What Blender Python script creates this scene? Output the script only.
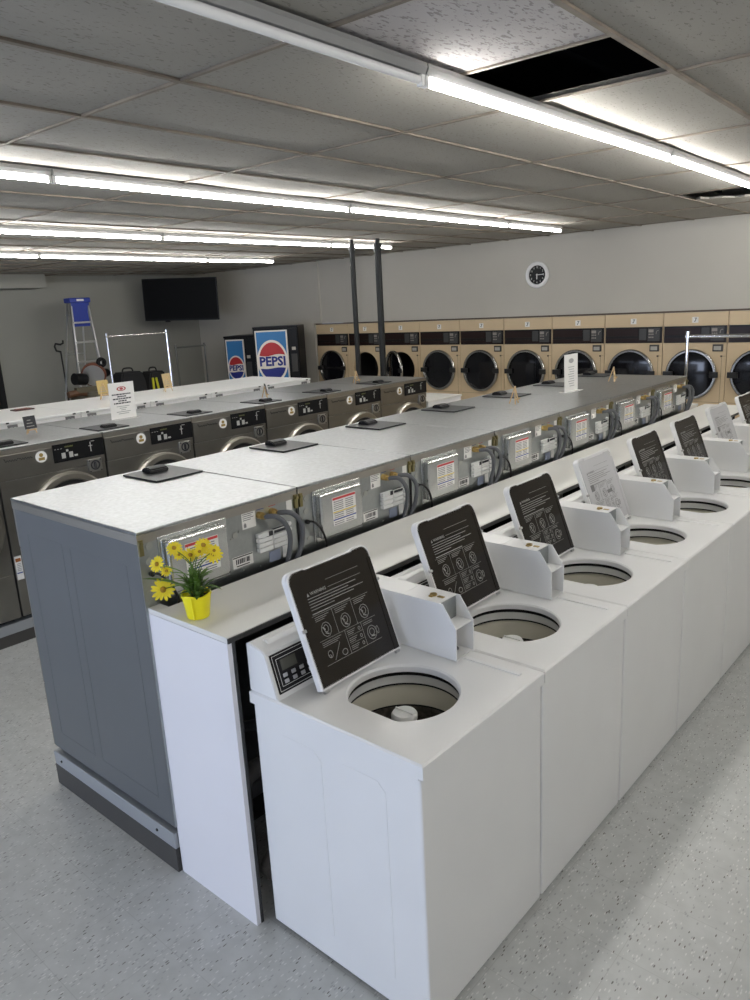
import bpy, bmesh, math, random
from mathutils import Vector, Matrix
random.seed(7)
S = bpy.context.scene
for o in list(bpy.data.objects): bpy.data.objects.remove(o)
COL = S.collection
# ---------------------------------------------------------------- camera
F_PX = 756.84
cd = bpy.data.cameras.new('camera'); cam = bpy.data.objects.new('camera', cd); COL.objects.link(cam)
cd.sensor_fit = 'VERTICAL'; cd.sensor_height = 24.0; cd.lens = F_PX / 1000 * 24.0; cd.clip_start = .05; cd.clip_end = 100
r = Vector((0.75473, 0.65405, -0.05097)); u = Vector((-0.12538, 0.22007, 0.96739)); f = Vector((-0.64394, 0.72373, -0.24810))
M = Matrix((r, u, -f)).transposed().to_4x4(); M.translation = Vector((1.1202, -1.3936, 2.1161)); cam.matrix_world = M
S.camera = cam
S.view_settings.view_transform = 'Standard'; S.view_settings.look = 'None'; S.view_settings.gamma = 1
S.view_settings.use_curve_mapping = False; S.view_settings.exposure = 0.50
# ---------------------------------------------------------------- world and window daylight
W = bpy.data.worlds.new('world'); S.world = W; W.use_nodes = True
W.node_tree.nodes['Background'].inputs[0].default_value = (.70, .80, 1, 1); W.node_tree.nodes['Background'].inputs[1].default_value = 1.0
def area(name, loc, rot, sx, sy, power, col):
    l = bpy.data.lights.new(name, 'AREA'); l.shape = 'RECTANGLE'; l.size = sx; l.size_y = sy; l.energy = power; l.color = col
    o = bpy.data.objects.new(name, l); COL.objects.link(o); o.location = loc; o.rotation_euler = rot; return o
# daylight just outside the shop window wall behind the camera (faces +Y, into the room)
area('window_daylight', (-2.0, -5.6, 1.0), (math.radians(90), 0, 0), 9.0, 1.5, 195, (.66, .76, 1))
TUBE_STRENGTH = 37.0
# ---------------------------------------------------------------- materials
MATS = {}
def mat(name, col, rough=.5, metal=0, emit=None, es=1, spec=.5, bump=None, noise=None, trans=0, coat=0):
    """noise=(scale, amount, detail) mottles the colour; bump=(scale, strength)"""
    if name in MATS: return MATS[name]
    m = bpy.data.materials.new(name); m.use_nodes = True; nt = m.node_tree; b = nt.nodes['Principled BSDF']
    b.inputs['Base Color'].default_value = (*col, 1); b.inputs['Roughness'].default_value = rough; b.inputs['Metallic'].default_value = metal
    b.inputs['Specular IOR Level'].default_value = spec
    if coat: b.inputs['Coat Weight'].default_value = coat; b.inputs['Coat Roughness'].default_value = .1
    if trans: b.inputs['Transmission Weight'].default_value = trans
    if emit: b.inputs['Emission Color'].default_value = (*emit, 1); b.inputs['Emission Strength'].default_value = es
    tc = nt.nodes.new('ShaderNodeTexCoord')
    if noise:
        n = nt.nodes.new('ShaderNodeTexNoise'); n.inputs['Scale'].default_value = noise[0]; n.inputs['Detail'].default_value = noise[2]
        nt.links.new(tc.outputs['Object'], n.inputs['Vector'])
        rp = nt.nodes.new('ShaderNodeMapRange'); rp.inputs['From Min'].default_value = .3; rp.inputs['From Max'].default_value = .7
        rp.inputs['To Min'].default_value = 1 - noise[1]; rp.inputs['To Max'].default_value = 1 + noise[1]
        nt.links.new(n.outputs['Fac'], rp.inputs['Value'])
        mx = nt.nodes.new('ShaderNodeMix'); mx.data_type = 'RGBA'; mx.blend_type = 'MULTIPLY'; mx.inputs['Factor'].default_value = 1
        mx.inputs[6].default_value = (*col, 1); nt.links.new(rp.outputs[0], mx.inputs[7]); nt.links.new(mx.outputs[2], b.inputs['Base Color'])
    if bump:
        n = nt.nodes.new('ShaderNodeTexNoise'); n.inputs['Scale'].default_value = bump[0]; nt.links.new(tc.outputs['Object'], n.inputs['Vector'])
        bp = nt.nodes.new('ShaderNodeBump'); bp.inputs['Strength'].default_value = bump[1]; bp.inputs['Distance'].default_value = .01
        nt.links.new(n.outputs['Fac'], bp.inputs['Height']); nt.links.new(bp.outputs[0], b.inputs['Normal'])
    MATS[name] = m; return m
white = mat('white_enamel', (.80, .80, .79), .28, spec=.5, noise=(3, .02, 2))
whitep = mat('white_plastic', (.78, .78, .76), .4)
laminate = mat('white_laminate', (.76, .75, .71), .38, noise=(2.5, .04, 4))
panelw = mat('white_board', (.80, .79, .81), .5, noise=(2, .02, 2))
brown = mat('brown_black_lid_liner', (.016, .012, .008), .25, spec=.4)
blackp = mat('black_plastic', (.008, .008, .009), .4, spec=.2)
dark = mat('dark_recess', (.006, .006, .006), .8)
steel = mat('brushed_stainless', (.46, .455, .43), .30, 1, noise=(6, .05, 3))
toptin = mat('stainless_top', (.38, .395, .40), .31, 1, noise=(55, .13, 3))
galv = mat('galvanised_sheet', (.40, .42, .415), .30, 1, noise=(60, .04, 3))
galvb = mat('galvanised_cover', (.56, .57, .56), .26, 1, noise=(60, .03, 3))
edgem = mat('top_edge_band', (.42, .40, .36), .35, 1)
greyp = mat('grey_side_paint', (.150, .160, .168), .33, .25, spec=.5, noise=(3, .03, 2))
frontst = mat('dark_stainless_front', (.30, .29, .265), .34, 1, noise=(5, .06, 3))
chrome = mat('chrome', (.75, .75, .76), .14, 1)
alu = mat('aluminium', (.62, .62, .62), .32, 1)
brass = mat('brass', (.55, .40, .16), .3, 1)
rubber = mat('dark_vinyl_base', (.060, .057, .052), .55)
trimg = mat('grey_steel_strip', (.40, .42, .44), .4, .4)
hoseg = mat('grey_hose', (.11, .115, .125), .5)
black = mat('black_rubber', (.01, .01, .01), .45)
paper = mat('white_paper', (.80, .79, .76), .7)
ink = mat('dark_ink', (.03, .03, .035), .6)
inkg = mat('grey_ink', (.22, .22, .22), .6)
redk = mat('red_ink', (.55, .05, .05), .6)
yelk = mat('yellow_ink', (.70, .55, .12), .6)
bluk = mat('blue_ink', (.03, .06, .30), .6)
printw = mat('pale_print', (.30, .30, .28), .6)
beige = mat('beige_enamel', (.63, .49, .31), .4, noise=(3, .03, 2))
beige_e = mat('brown_trim', (.10, .07, .045), .5)
ctrl = mat('dark_control_panel', (.010, .009, .009), .3, spec=.3)
ctrlr = mat('dark_red_window', (.018, .008, .007), .3, spec=.3)
glass = mat('black_door_glass', (.006, .006, .008), .08)
wallm = mat('wall_paint', (.50, .475, .42), .75, noise=(1.2, .035, 4), bump=(90, .08))
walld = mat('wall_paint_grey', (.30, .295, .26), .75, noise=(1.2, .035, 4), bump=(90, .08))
tubm = mat('lamp_tube', (1, 1, 1), .5, emit=(1, .985, .96), es=TUBE_STRENGTH)
tubeoff = mat('unlit_tube', (.80, .80, .80), .25)
lampw = mat('lamp_housing', (.26, .26, .255), .45)
woodp = mat('pale_wood', (.62, .44, .24), .6, noise=(20, .12, 3))
yel = mat('yellow_pot', (.90, .80, .01), .35)
petal = mat('yellow_petal', (.90, .74, .03), .6)
petalc = mat('ochre_centre', (.42, .24, .02), .8)
leafm = mat('green_leaf', (.10, .20, .03), .5, noise=(15, .3, 3))
soil = mat('dark_soil', (.02, .015, .01), .9)
pepb = mat('vending_blue', (.02, .17, .42), .35)
pepd = mat('deep_blue', (.012, .02, .20), .35)
pepr = mat('vending_red', (.48, .015, .015), .35)
pepw = mat('vending_cream', (.80, .74, .66), .4)
blueplastic = mat('blue_plastic', (.01, .035, .30), .4)
tubwall = mat('tub_plastic', (.72, .72, .70), .4)
tubcream = mat('basket_wall', (.66, .63, .52), .35, 0)
tubshade = mat('basket_floor_shade', (.07, .062, .05), .4, .3, noise=(60, .5, 2))  # shadow inside the tub, put into the colour of its lower wall and floor
lcd = mat('display_glass', (.085, .085, .07), .15)
poled = mat('dark_grey_pipe', (.014, .015, .015), .5, spec=.3)
plenum = mat('dark_plenum', (.02, .018, .016), .95)
gridm = mat('ceiling_grid_metal', (.20, .165, .125), .6, noise=(6, .35, 4))
wood_d = mat('dark_wood', (.10, .045, .02), .5)
red_d = mat('dull_red', (.20, .035, .02), .5)

def floor_material():
    m = bpy.data.materials.new('speckled_vinyl_tile'); m.use_nodes = True; nt = m.node_tree; N = nt.nodes; L = nt.links
    b = N['Principled BSDF']; tc = N.new('ShaderNodeTexCoord')
    def val(v):
        n = N.new('ShaderNodeRGB'); n.outputs[0].default_value = (*v, 1); return n.outputs[0]
    def mix(fac, a, c):
        n = N.new('ShaderNodeMix'); n.data_type = 'RGBA'; L.new(fac, n.inputs[0]); L.new(a, n.inputs[6]); L.new(c, n.inputs[7]); return n.outputs[2]
    base = val((.54, .55, .535))
    def flecks(scale, stretch, rot, thr, seed):
        mp = N.new('ShaderNodeMapping'); mp.inputs['Scale'].default_value = (scale, scale * stretch, scale); mp.inputs['Rotation'].default_value = (0, 0, rot)
        mp.inputs['Location'].default_value = (seed, seed, 0); L.new(tc.outputs['Object'], mp.inputs[0])
        v = N.new('ShaderNodeTexVoronoi'); v.inputs['Scale'].default_value = 1; L.new(mp.outputs[0], v.inputs['Vector'])
        # only some cells carry a fleck
        lt = N.new('ShaderNodeMath'); lt.operation = 'LESS_THAN'; L.new(v.outputs['Distance'], lt.inputs[0]); lt.inputs[1].default_value = .27
        sp = N.new('ShaderNodeSeparateColor'); L.new(v.outputs['Color'], sp.inputs[0])
        g = N.new('ShaderNodeMath'); g.operation = 'LESS_THAN'; L.new(sp.outputs[0], g.inputs[0]); g.inputs[1].default_value = thr
        mu = N.new('ShaderNodeMath'); mu.operation = 'MULTIPLY'; L.new(lt.outputs[0], mu.inputs[0]); L.new(g.outputs[0], mu.inputs[1]); return mu.outputs[0]
    nz = N.new('ShaderNodeTexNoise'); nz.inputs['Scale'].default_value = 14; nz.inputs['Detail'].default_value = 5; L.new(tc.outputs['Object'], nz.inputs['Vector'])
    cr = N.new('ShaderNodeMapRange'); cr.inputs['From Min'].default_value = .35; cr.inputs['From Max'].default_value = .65; L.new(nz.outputs['Fac'], cr.inputs[0])
    c = mix(cr.outputs[0], val((.48, .49, .475)), base)
    c = mix(flecks(110, .35, .5, .45, 3), c, val((.66, .66, .64)))
    c = mix(flecks(95, .4, -1.1, .40, 9), c, val((.38, .39, .385)))
    c = mix(flecks(130, .30, 1.0, .07, 17), c, val((.13, .12, .11)))
    c = mix(flecks(125, .28, .35, .05, 27), c, val((.17, .15, .14)))
    # tile joints every 30.5 cm
    br = N.new('ShaderNodeTexBrick'); br.offset = 0; br.inputs['Scale'].default_value = 1; br.inputs['Mortar Size'].default_value = .0012; br.inputs['Mortar Smooth'].default_value = .3
    br.inputs['Brick Width'].default_value = .305; br.inputs['Row Height'].default_value = .305
    L.new(tc.outputs['Object'], br.inputs['Vector'])
    mf = N.new('ShaderNodeMath'); mf.operation = 'MULTIPLY'; L.new(br.outputs['Fac'], mf.inputs[0]); mf.inputs[1].default_value = .35
    c = mix(mf.outputs[0], c, val((.25, .25, .24)))
    L.new(c, b.inputs['Base Color']); b.inputs['Roughness'].default_value = .30
    n2 = N.new('ShaderNodeTexNoise'); n2.inputs['Scale'].default_value = 3; n2.inputs['Detail'].default_value = 4; L.new(tc.outputs['Object'], n2.inputs['Vector'])
    rr = N.new('ShaderNodeMapRange'); rr.inputs['To Min'].default_value = .22; rr.inputs['To Max'].default_value = .42; L.new(n2.outputs['Fac'], rr.inputs[0]); L.new(rr.outputs[0], b.inputs['Roughness'])
    return m
def tile_material(name, a, bcol, dcol, sc, thr):
    m = bpy.data.materials.new(name); m.use_nodes = True; nt = m.node_tree; N = nt.nodes; L = nt.links; b = N['Principled BSDF']; tc = N.new('ShaderNodeTexCoord')
    b.inputs['Roughness'].default_value = .85
    nz = N.new('ShaderNodeTexNoise'); nz.inputs['Scale'].default_value = 1.3; nz.inputs['Detail'].default_value = 4; L.new(tc.outputs['Object'], nz.inputs['Vector'])
    m1 = N.new('ShaderNodeMix'); m1.data_type = 'RGBA'; m1.inputs[6].default_value = (*a, 1); m1.inputs[7].default_value = (*bcol, 1); L.new(nz.outputs['Fac'], m1.inputs[0])
    mp = N.new('ShaderNodeMapping'); mp.inputs['Scale'].default_value = (sc, sc * .35, sc); mp.inputs['Rotation'].default_value = (0, 0, .5); L.new(tc.outputs['Object'], mp.inputs[0])
    n2 = N.new('ShaderNodeTexNoise'); n2.inputs['Scale'].default_value = 1; n2.inputs['Detail'].default_value = 3; L.new(mp.outputs[0], n2.inputs['Vector'])
    rr = N.new('ShaderNodeMapRange'); rr.inputs['From Min'].default_value = thr; rr.inputs['From Max'].default_value = thr + .05; L.new(n2.outputs['Fac'], rr.inputs[0])
    m2 = N.new('ShaderNodeMix'); m2.data_type = 'RGBA'; L.new(rr.outputs[0], m2.inputs[0]); L.new(m1.outputs[2], m2.inputs[6]); m2.inputs[7].default_value = (*dcol, 1)
    L.new(m2.outputs[2], b.inputs['Base Color'])
    bp = N.new('ShaderNodeBump'); bp.inputs['Strength'].default_value = .5; bp.inputs['Distance'].default_value = .004; bp.invert = True; L.new(rr.outputs[0], bp.inputs['Height']); L.new(bp.outputs[0], b.inputs['Normal'])
    return m
floorm = floor_material()
tilem = tile_material('fissured_ceiling_tile', (.31, .29, .25), (.37, .35, .305), (.22, .20, .17), 120, .62)
tilen = tile_material('coarse_ceiling_tile', (.47, .44, .425), (.51, .48, .46), (.30, .27, .26), 100, .57)
# ---------------------------------------------------------------- mesh helpers
def nb(): return bmesh.new()
def setm(bm, n0, mi):
    bm.faces.ensure_lookup_table()
    for fc in bm.faces[n0:]: fc.material_index = mi
def box(bm, x0, x1, y0, y1, z0, z1, mi=0, bev=0, seg=2, T=None):
    n0 = len(bm.faces)
    g = bmesh.ops.create_cube(bm, size=1)['verts']
    for v in g: v.co = Vector(((x0 + x1) / 2 + v.co.x * (x1 - x0), (y0 + y1) / 2 + v.co.y * (y1 - y0), (z0 + z1) / 2 + v.co.z * (z1 - z0)))
    vs = set(g)
    if bev:
        es = [e for e in bm.edges if e.verts[0] in vs and e.verts[1] in vs]
        rs = bmesh.ops.bevel(bm, geom=es, offset=bev, segments=seg, profile=.5, affect='EDGES', clamp_overlap=True)
        fs = [fc for fc in bm.faces if fc.index == -1 or True][n0:]
        vs = {v for v in bm.verts if any(fc in rs['faces'] for fc in v.link_faces)} | {v for v in vs if v.is_valid}
    if T is not None:
        for v in vs: v.co = T @ v.co
    setm(bm, n0, mi); return vs
def prism(bm, poly, lo, hi, axis='y', mi=0, T=None):
    """poly in the two other axes (x,z for y; y,z for x; x,y for z), extruded lo..hi"""
    def P(a, b, c): return Vector((a, c, b)) if axis == 'y' else (Vector((c, a, b)) if axis == 'x' else Vector((a, b, c)))
    n0 = len(bm.faces)
    A = [bm.verts.new(P(a, b, lo)) for a, b in poly]; B = [bm.verts.new(P(a, b, hi)) for a, b in poly]
    fs = [bm.faces.new(A), bm.faces.new(B[::-1])]
    for i in range(len(poly)):
        j = (i + 1) % len(poly); fs.append(bm.faces.new((A[i], B[i], B[j], A[j])))
    if T is not None:
        for v in A + B: v.co = T @ v.co
    bmesh.ops.recalc_face_normals(bm, faces=fs); setm(bm, n0, mi)
def frame(d):
    d = Vector(d).normalized(); a = Vector((0, 0, 1)) if abs(d.z) < .9 else Vector((1, 0, 0)); s = d.cross(a).normalized(); return s, s.cross(d)
def tube(bm, pts, rad, seg=8, mi=0, caps=True):
    pts = [Vector(p) for p in pts]; n0 = len(bm.faces); rings = []
    rr = rad if isinstance(rad, (list, tuple)) else [rad] * len(pts)
    s = None
    for i, p in enumerate(pts):
        d = (pts[min(i + 1, len(pts) - 1)] - pts[max(i - 1, 0)]).normalized()
        if s is None: s, t = frame(d)
        else:
            s = (s - d * s.dot(d)).normalized(); t = s.cross(d)
        rings.append([bm.verts.new(p + (s * math.cos(a) + t * math.sin(a)) * rr[i]) for a in [2 * math.pi * k / seg for k in range(seg)]])
    fs = []
    for A, B in zip(rings, rings[1:]):
        for k in range(seg): fs.append(bm.faces.new((A[k], A[(k + 1) % seg], B[(k + 1) % seg], B[k])))
    if caps: fs.append(bm.faces.new(rings[0])); fs.append(bm.faces.new(rings[-1][::-1]))
    bmesh.ops.recalc_face_normals(bm, faces=fs); setm(bm, n0, mi)
def cyl(bm, a, b, rad, seg=16, mi=0): tube(bm, [a, b], rad, seg, mi)
def lathe(bm, prof, c, seg=32, mi=0, mis=None, axis='z', recalc=True):
    n0 = len(bm.faces); c = Vector(c); rings = []
    def P(rr, h, a):
        x, y = rr * math.cos(a), rr * math.sin(a)
        return c + (Vector((x, y, h)) if axis == 'z' else (Vector((x, h, y)) if axis == 'y' else Vector((h, x, y))))
    for rr, h in prof: rings.append([bm.verts.new(P(max(rr, 1e-4), h, 2 * math.pi * k / seg)) for k in range(seg)])
    fs = []
    for i, (A, B) in enumerate(zip(rings, rings[1:])):
        for k in range(seg):
            fc = bm.faces.new((A[k], A[(k + 1) % seg], B[(k + 1) % seg], B[k])); fc.material_index = mis[i] if mis else mi; fs.append(fc)
    bmesh.ops.recalc_face_normals(bm, faces=fs)
def smooth_path(pts, n=6):
    pts = [Vector(p) for p in pts]; out = []
    for i in range(len(pts) - 1):
        p0, p1, p2, p3 = pts[max(i - 1, 0)], pts[i], pts[i + 1], pts[min(i + 2, len(pts) - 1)]
        for k in range(n):
            t = k / n; out.append(.5 * ((2 * p1) + (p2 - p0) * t + (2 * p0 - 5 * p1 + 4 * p2 - p3) * t * t + (3 * p1 - p0 - 3 * p2 + p3) * t ** 3))
    return out + [pts[-1]]
TXT = {}
def text(bm, s, size, T, mi=0, bold=0, width=1):
    """flat lettering: glyph mesh laid in T's xy plane, centred"""
    key = (s, bold)
    if key not in TXT:
        cu = bpy.data.curves.new('t', 'FONT'); cu.body = s; cu.align_x = 'CENTER'; cu.align_y = 'CENTER'; cu.size = 1; cu.offset = bold; cu.resolution_u = 2; cu.extrude = .004
        o = bpy.data.objects.new('t', cu); COL.objects.link(o); bpy.context.view_layer.update()
        me = bpy.data.meshes.new_from_object(o.evaluated_get(bpy.context.evaluated_depsgraph_get()))
        TXT[key] = ([v.co.copy() for v in me.vertices], [tuple(p.vertices) for p in me.polygons])
        bpy.data.objects.remove(o); bpy.data.meshes.remove(me); bpy.data.curves.remove(cu)
    vs, ps = TXT[key]; n0 = len(bm.faces)
    nv = [bm.verts.new(T @ Vector((v.x * size * width, v.y * size, v.z * size))) for v in vs]
    for p in ps:
        try: bm.faces.new([nv[i] for i in p])
        except ValueError: pass
    setm(bm, n0, mi)
def basis(o, ex, ey):
    ex = Vector(ex).normalized(); ey = Vector(ey).normalized(); ez = ex.cross(ey)
    m = Matrix((ex, ey, ez)).transposed().to_4x4(); m.translation = Vector(o); return m
def obj(name, bm, mats, parent=None, sm=False, loc=None):
    me = bpy.data.meshes.new(name); bm.to_mesh(me); bm.free()
    for m in (mats if isinstance(mats, (list, tuple)) else [mats]): me.materials.append(m)
    if sm:
        for p in me.polygons: p.use_smooth = True
        me.set_sharp_from_angle(angle=math.radians(35)) if hasattr(me, 'set_sharp_from_angle') else None
    o = bpy.data.objects.new(name, me); COL.objects.link(o)
    if parent: o.parent = parent
    if loc: o.location = loc
    return o
def tag(o, label, cat, group=None, kind=None):
    o['label'] = label; o['category'] = cat
    if group: o['group'] = group
    if kind: o['kind'] = kind
    return o
def thing(name, label, cat, loc=(0, 0, 0), rz=0, group=None):
    o = bpy.data.objects.new(name, None); COL.objects.link(o); o.location = loc; o.rotation_euler = (0, 0, rz); o.empty_display_size = .1
    return tag(o, label, cat, group)
def dup(root, loc=None, rz=None, label=None, group=None):
    def cp(o, parent):
        c = o.copy(); COL.objects.link(c)
        if parent: c.parent = parent
        for k in [k for k in KIDS.get(o.name, [])]: cp(k, c)
        return c
    KIDS = {}
    for o in bpy.data.objects:
        if o.parent: KIDS.setdefault(o.parent.name, []).append(o)
    n = cp(root, None)
    if loc is not None: n.location = loc
    if rz is not None: n.rotation_euler = (0, 0, rz)
    if label: n['label'] = label
    if group: n['group'] = group
    return n
def struct(name, bm, mats, sm=False):
    o = obj(name, bm, mats, None, sm); o['kind'] = 'structure'; return o
# ---------------------------------------------------------------- room shell
XL, XR, YN, YF, ZC = -11.4, 4.2, -5.0, 7.80, 2.87
b = nb(); box(b, XL - .2, XR + .2, YN - .2, YF + 1.0, -.1, 0); struct('floor', b, floorm)
b = nb(); box(b, XL - .15, XL, YN - .15, YF + .15, 0, 3.3); struct('wall_left', b, walld)
b = nb(); box(b, XR, XR + .15, YN - .15, YF + .15, 0, 3.3); struct('wall_right', b, wallm)
DX0, DW, DZ, NDR = -8.17, .7295, 1.860, 12       # dryer bank
b = nb()
box(b, XL, DX0, YF, YF + .15, 0, 3.3)
box(b, DX0, XR, YF, YF + .15, DZ + .02, 3.3)
box(b, DX0 + NDR * DW + .02, XR, YF, YF + .15, 0, DZ + .02)
box(b, -8.53, DX0 - .02, YF - .03, YF, 0, ZC); box(b, DX0 - .02, -8.03, YF - .03, YF, DZ + .02, ZC)
struct('wall_back', b, wallm)
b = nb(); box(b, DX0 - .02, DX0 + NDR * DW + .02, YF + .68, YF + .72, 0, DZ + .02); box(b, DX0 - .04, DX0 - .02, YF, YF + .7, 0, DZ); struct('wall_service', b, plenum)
b = nb(); box(b, DX0, DX0 + NDR * DW, YF - .012, YF, DZ, DZ + .018); struct('trim_1', b, beige_e)
# wall behind the camera with three wide shop windows
b = nb()
wins = [(-10.4, -7.4), (-6.9, -4.2), (-3.7, -1.0), (-.62, .62), (1.0, 2.2), (2.55, 3.9)]
xs = [XL] + [v for w in wins for v in w] + [XR]
for i in range(0, len(xs), 2): box(b, xs[i], xs[i + 1], YN - .15, YN, 0, 3.3)
for x0, x1 in wins: box(b, x0, x1, YN - .15, YN, 0, .35); box(b, x0, x1, YN - .15, YN, 1.75, 3.3)
struct('wall_front', b, wallm)
for i, (x0, x1) in enumerate(wins):
    b = nb()
    for a in (x0, x1 - .04): box(b, a, a + .04, YN - .1, YN - .05, .35, 1.75)
    for z in (.35, 1.71): box(b, x0, x1, YN - .1, YN - .05, z, z + .04)
    struct('window_%d' % (i + 1), b, alu)
# soffit box on the left wall and the dark doorway at the picture's left edge
b = nb(); box(b, XL, XL + .45, .3, 4.62, 2.66, ZC + .03); struct('trim_2', b, walld)
b = nb(); box(b, XL, XL + .05, 2.85, 3.88, 0, 2.03, 0); box(b, XL + .05, XL + .06, 2.93, 3.80, .02, 1.98, 1); box(b, XL + .06, XL + .09, 3.72, 3.75, .9, 1.2, 2)
struct('door_1', b, [dark, blackp, red_d])
# ---------------------------------------------------------------- ceiling: tiles, grid, missing tiles, dark plenum
TH = math.radians(2.3); CO = Vector((-1.15, .30, 0)); cs, sn = math.cos(TH), math.sin(TH)
def cw(a, c, z): return Vector((CO.x + a * cs - c * sn, CO.y + a * sn + c * cs, z))
TW, TL = .60, 1.24
b = nb(); b2 = nb()
def ctile(bm, a0, a1, c0, c1, sag=0, mi=0):
    n0 = len(bm.faces); e = .004
    g = [[bm.verts.new(cw(a0 + e + (a1 - a0 - 2 * e) * i / 4, c0 + e + (c1 - c0 - 2 * e) * j / 6, ZC + .004 - sag * math.sin(math.pi * i / 4) * math.sin(math.pi * j / 6))) for j in range(7)] for i in range(5)]
    for i in range(4):
        for j in range(6): bm.faces.new((g[i][j], g[i][j + 1], g[i + 1][j + 1], g[i + 1][j]))
    tp = [bm.verts.new(cw(a, c, ZC + .022)) for a, c in ((a0, c0), (a1, c0), (a1, c1), (a0, c1))]; bm.faces.new(tp)
    setm(bm, n0, mi)
for i in range(-18, 10):
    for j in range(-5, 7):
        a0, c0 = i * TW, j * TL
        p = cw(a0 + TW / 2, c0 + TL / 2, 0)
        if not (XL - .6 < p.x < XR + .6 and YN - 1 < p.y < YF + 1): continue
        if i == 1 and j == 0: ctile(b2, a0, a1 := a0 + TW, c0, c0 + .68, 0); continue
        if i == 0 and j == 4:
            continue
        ctile(b, a0, a0 + TW, c0, c0 + TL, random.choice((0, .003, .006, .010)))
# ragged remnant of the second broken tile
rag = [(.0, 5.55), (.06, 5.50), (.10, 5.62), (.20, 5.64), (.27, 5.78), (.36, 5.74), (.45, 5.82), (.60, 5.80), (.60, 6.2), (0, 6.2)]
n0 = len(b.faces); lo = [b.verts.new(cw(a, c, ZC + .004)) for a, c in rag]; hi = [b.verts.new(cw(a, c, ZC + .020)) for a, c in rag]
b.faces.new(lo[::-1]); b.faces.new(hi)
for k in range(len(rag)): b.faces.new((lo[k], lo[(k + 1) % len(rag)], hi[(k + 1) % len(rag)], hi[k]))
bmesh.ops.recalc_face_normals(b, faces=b.faces[:])
struct('ceiling', b, tilem)
bmesh.ops.recalc_face_normals(b2, faces=b2.faces[:])
struct('ceiling.001', b2, tilen)
b = nb(); box(b, XL - .2, XR + .2, YN - .2, YF + 1, 3.3, 3.35)
for k in range(6): box(b, -2.2 + .4 * k, -2.16 + .4 * k, YN, YF, 3.12, 3.3)
struct('ceiling.002', b, plenum)
b = nb()
def gbar(a0, c0, a1, c1, w=.012, z0=ZC - .006, z1=ZC + .003):
    n0 = len(b.verts)
    if abs(a1 - a0) > abs(c1 - c0): q = [(a0, c0 - w), (a1, c0 - w), (a1, c0 + w), (a0, c0 + w)]
    else: q = [(a0 - w, c0), (a0 + w, c0), (a0 + w, c1), (a0 - w, c1)]
    L = [b.verts.new(cw(a, c, z0)) for a, c in q]; H = [b.verts.new(cw(a, c, z1)) for a, c in q]
    fs = [b.faces.new(L), b.faces.new(H)] + [b.faces.new((L[k], L[(k + 1) % 4], H[(k + 1) % 4], H[k])) for k in range(4)]
    bmesh.ops.recalc_face_normals(b, faces=fs)
for i in range(-18, 11): gbar(i * TW, -5 * TL, i * TW, 7 * TL, .010)
for j in range(-5, 8): gbar(-18 * TW, j * TL, 10 * TW, j * TL, .008, ZC - .005)
gbar(TW, .68, 2 * TW, .68, .008, ZC - .004)
struct('trim_3', b, gridm)
# ---------------------------------------------------------------- fluorescent strip lights
def lamp(p0, p1, label, lit=True):
    p0 = Vector((*p0, 0)); p1 = Vector((*p1, 0)); L = (p1 - p0).length; ang = math.atan2(p1.y - p0.y, p1.x - p0.x)
    t = thing('fluorescent_light', label, 'ceiling light', (p0.x, p0.y, ZC - .008), ang, 'fluorescent strip lights')
    q = nb(); prism(q, [(-.020, 0), (.020, 0), (.022, -.014), (.012, -.034), (-.012, -.034), (-.022, -.014)], .004, L - .004, 'x'); obj('housing', q, lampw, t)
    q = nb(); cyl(q, (.030, 0, -.050), (L - .030, 0, -.050), .0135, 12); obj('lamp_tube', q, tubm if lit else tubeoff, t, True)
    for x in (.012, L - .012):
        q = nb(); box(q, x - .009, x + .009, -.012, .012, -.068, -.028, 0, .003); obj('lamp_holder', q, whitep, t)
    return t
def lamp_line(pts, words, unlit=()):
    for i in range(len(pts) - 1): lamp(pts[i], pts[i + 1], words[i], i not in unlit)
lamp_line([(-.42, -1.60), (-.512, .782), (-.56, 3.05), (-.66, 5.45), (-.75, 7.75)],
          ['unlit strip light on the ceiling, dark nearest end of the right-hand line',
           'lit strip light on the ceiling beside the big hole in the tiles',
           'lit strip light beyond the ceiling hole, running out at the right edge of the photo',
           'lit strip light over the dryers at the right, last of its line'], (0,))
lamp_line([(-2.68, -1.72), (-2.76, .65), (-2.90, 3.00), (-3.03, 5.45), (-3.08, 6.64)],
          ['lit strip light of the second line, cut by the left edge of the photo',
           'long lit strip light of the second line, above the nearest grey machines',
           'lit strip light of the second line, in front of the dark pipes',
           'short lit strip light ending near the wall clock'])
lamp_line([(-4.98, .50), (-5.09, 2.86), (-5.22, 5.20), (-5.24, 6.32)],
          ['lit strip light of the third line, cut by the left edge of the photo',
           'lit strip light of the third line, middle one, above the white washers',
           'short lit strip light behind the tops of the dark pipes'])
lamp_line([(-7.05, .30), (-7.16, 2.70), (-7.45, 5.14), (-7.50, 6.36)],
          ['lit strip light of the farthest line, cut by the left edge above the wall box',
           'lit strip light of the farthest line, above the ladder and television',
           'short lit strip light of the farthest line, right of the television'])
lamp_line([(1.74, -3.0), (1.66, -.60), (1.58, 1.8), (1.5, 4.2), (1.42, 6.6)], ['lit strip light over the aisle in front of the white top loaders'] * 4)

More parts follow.
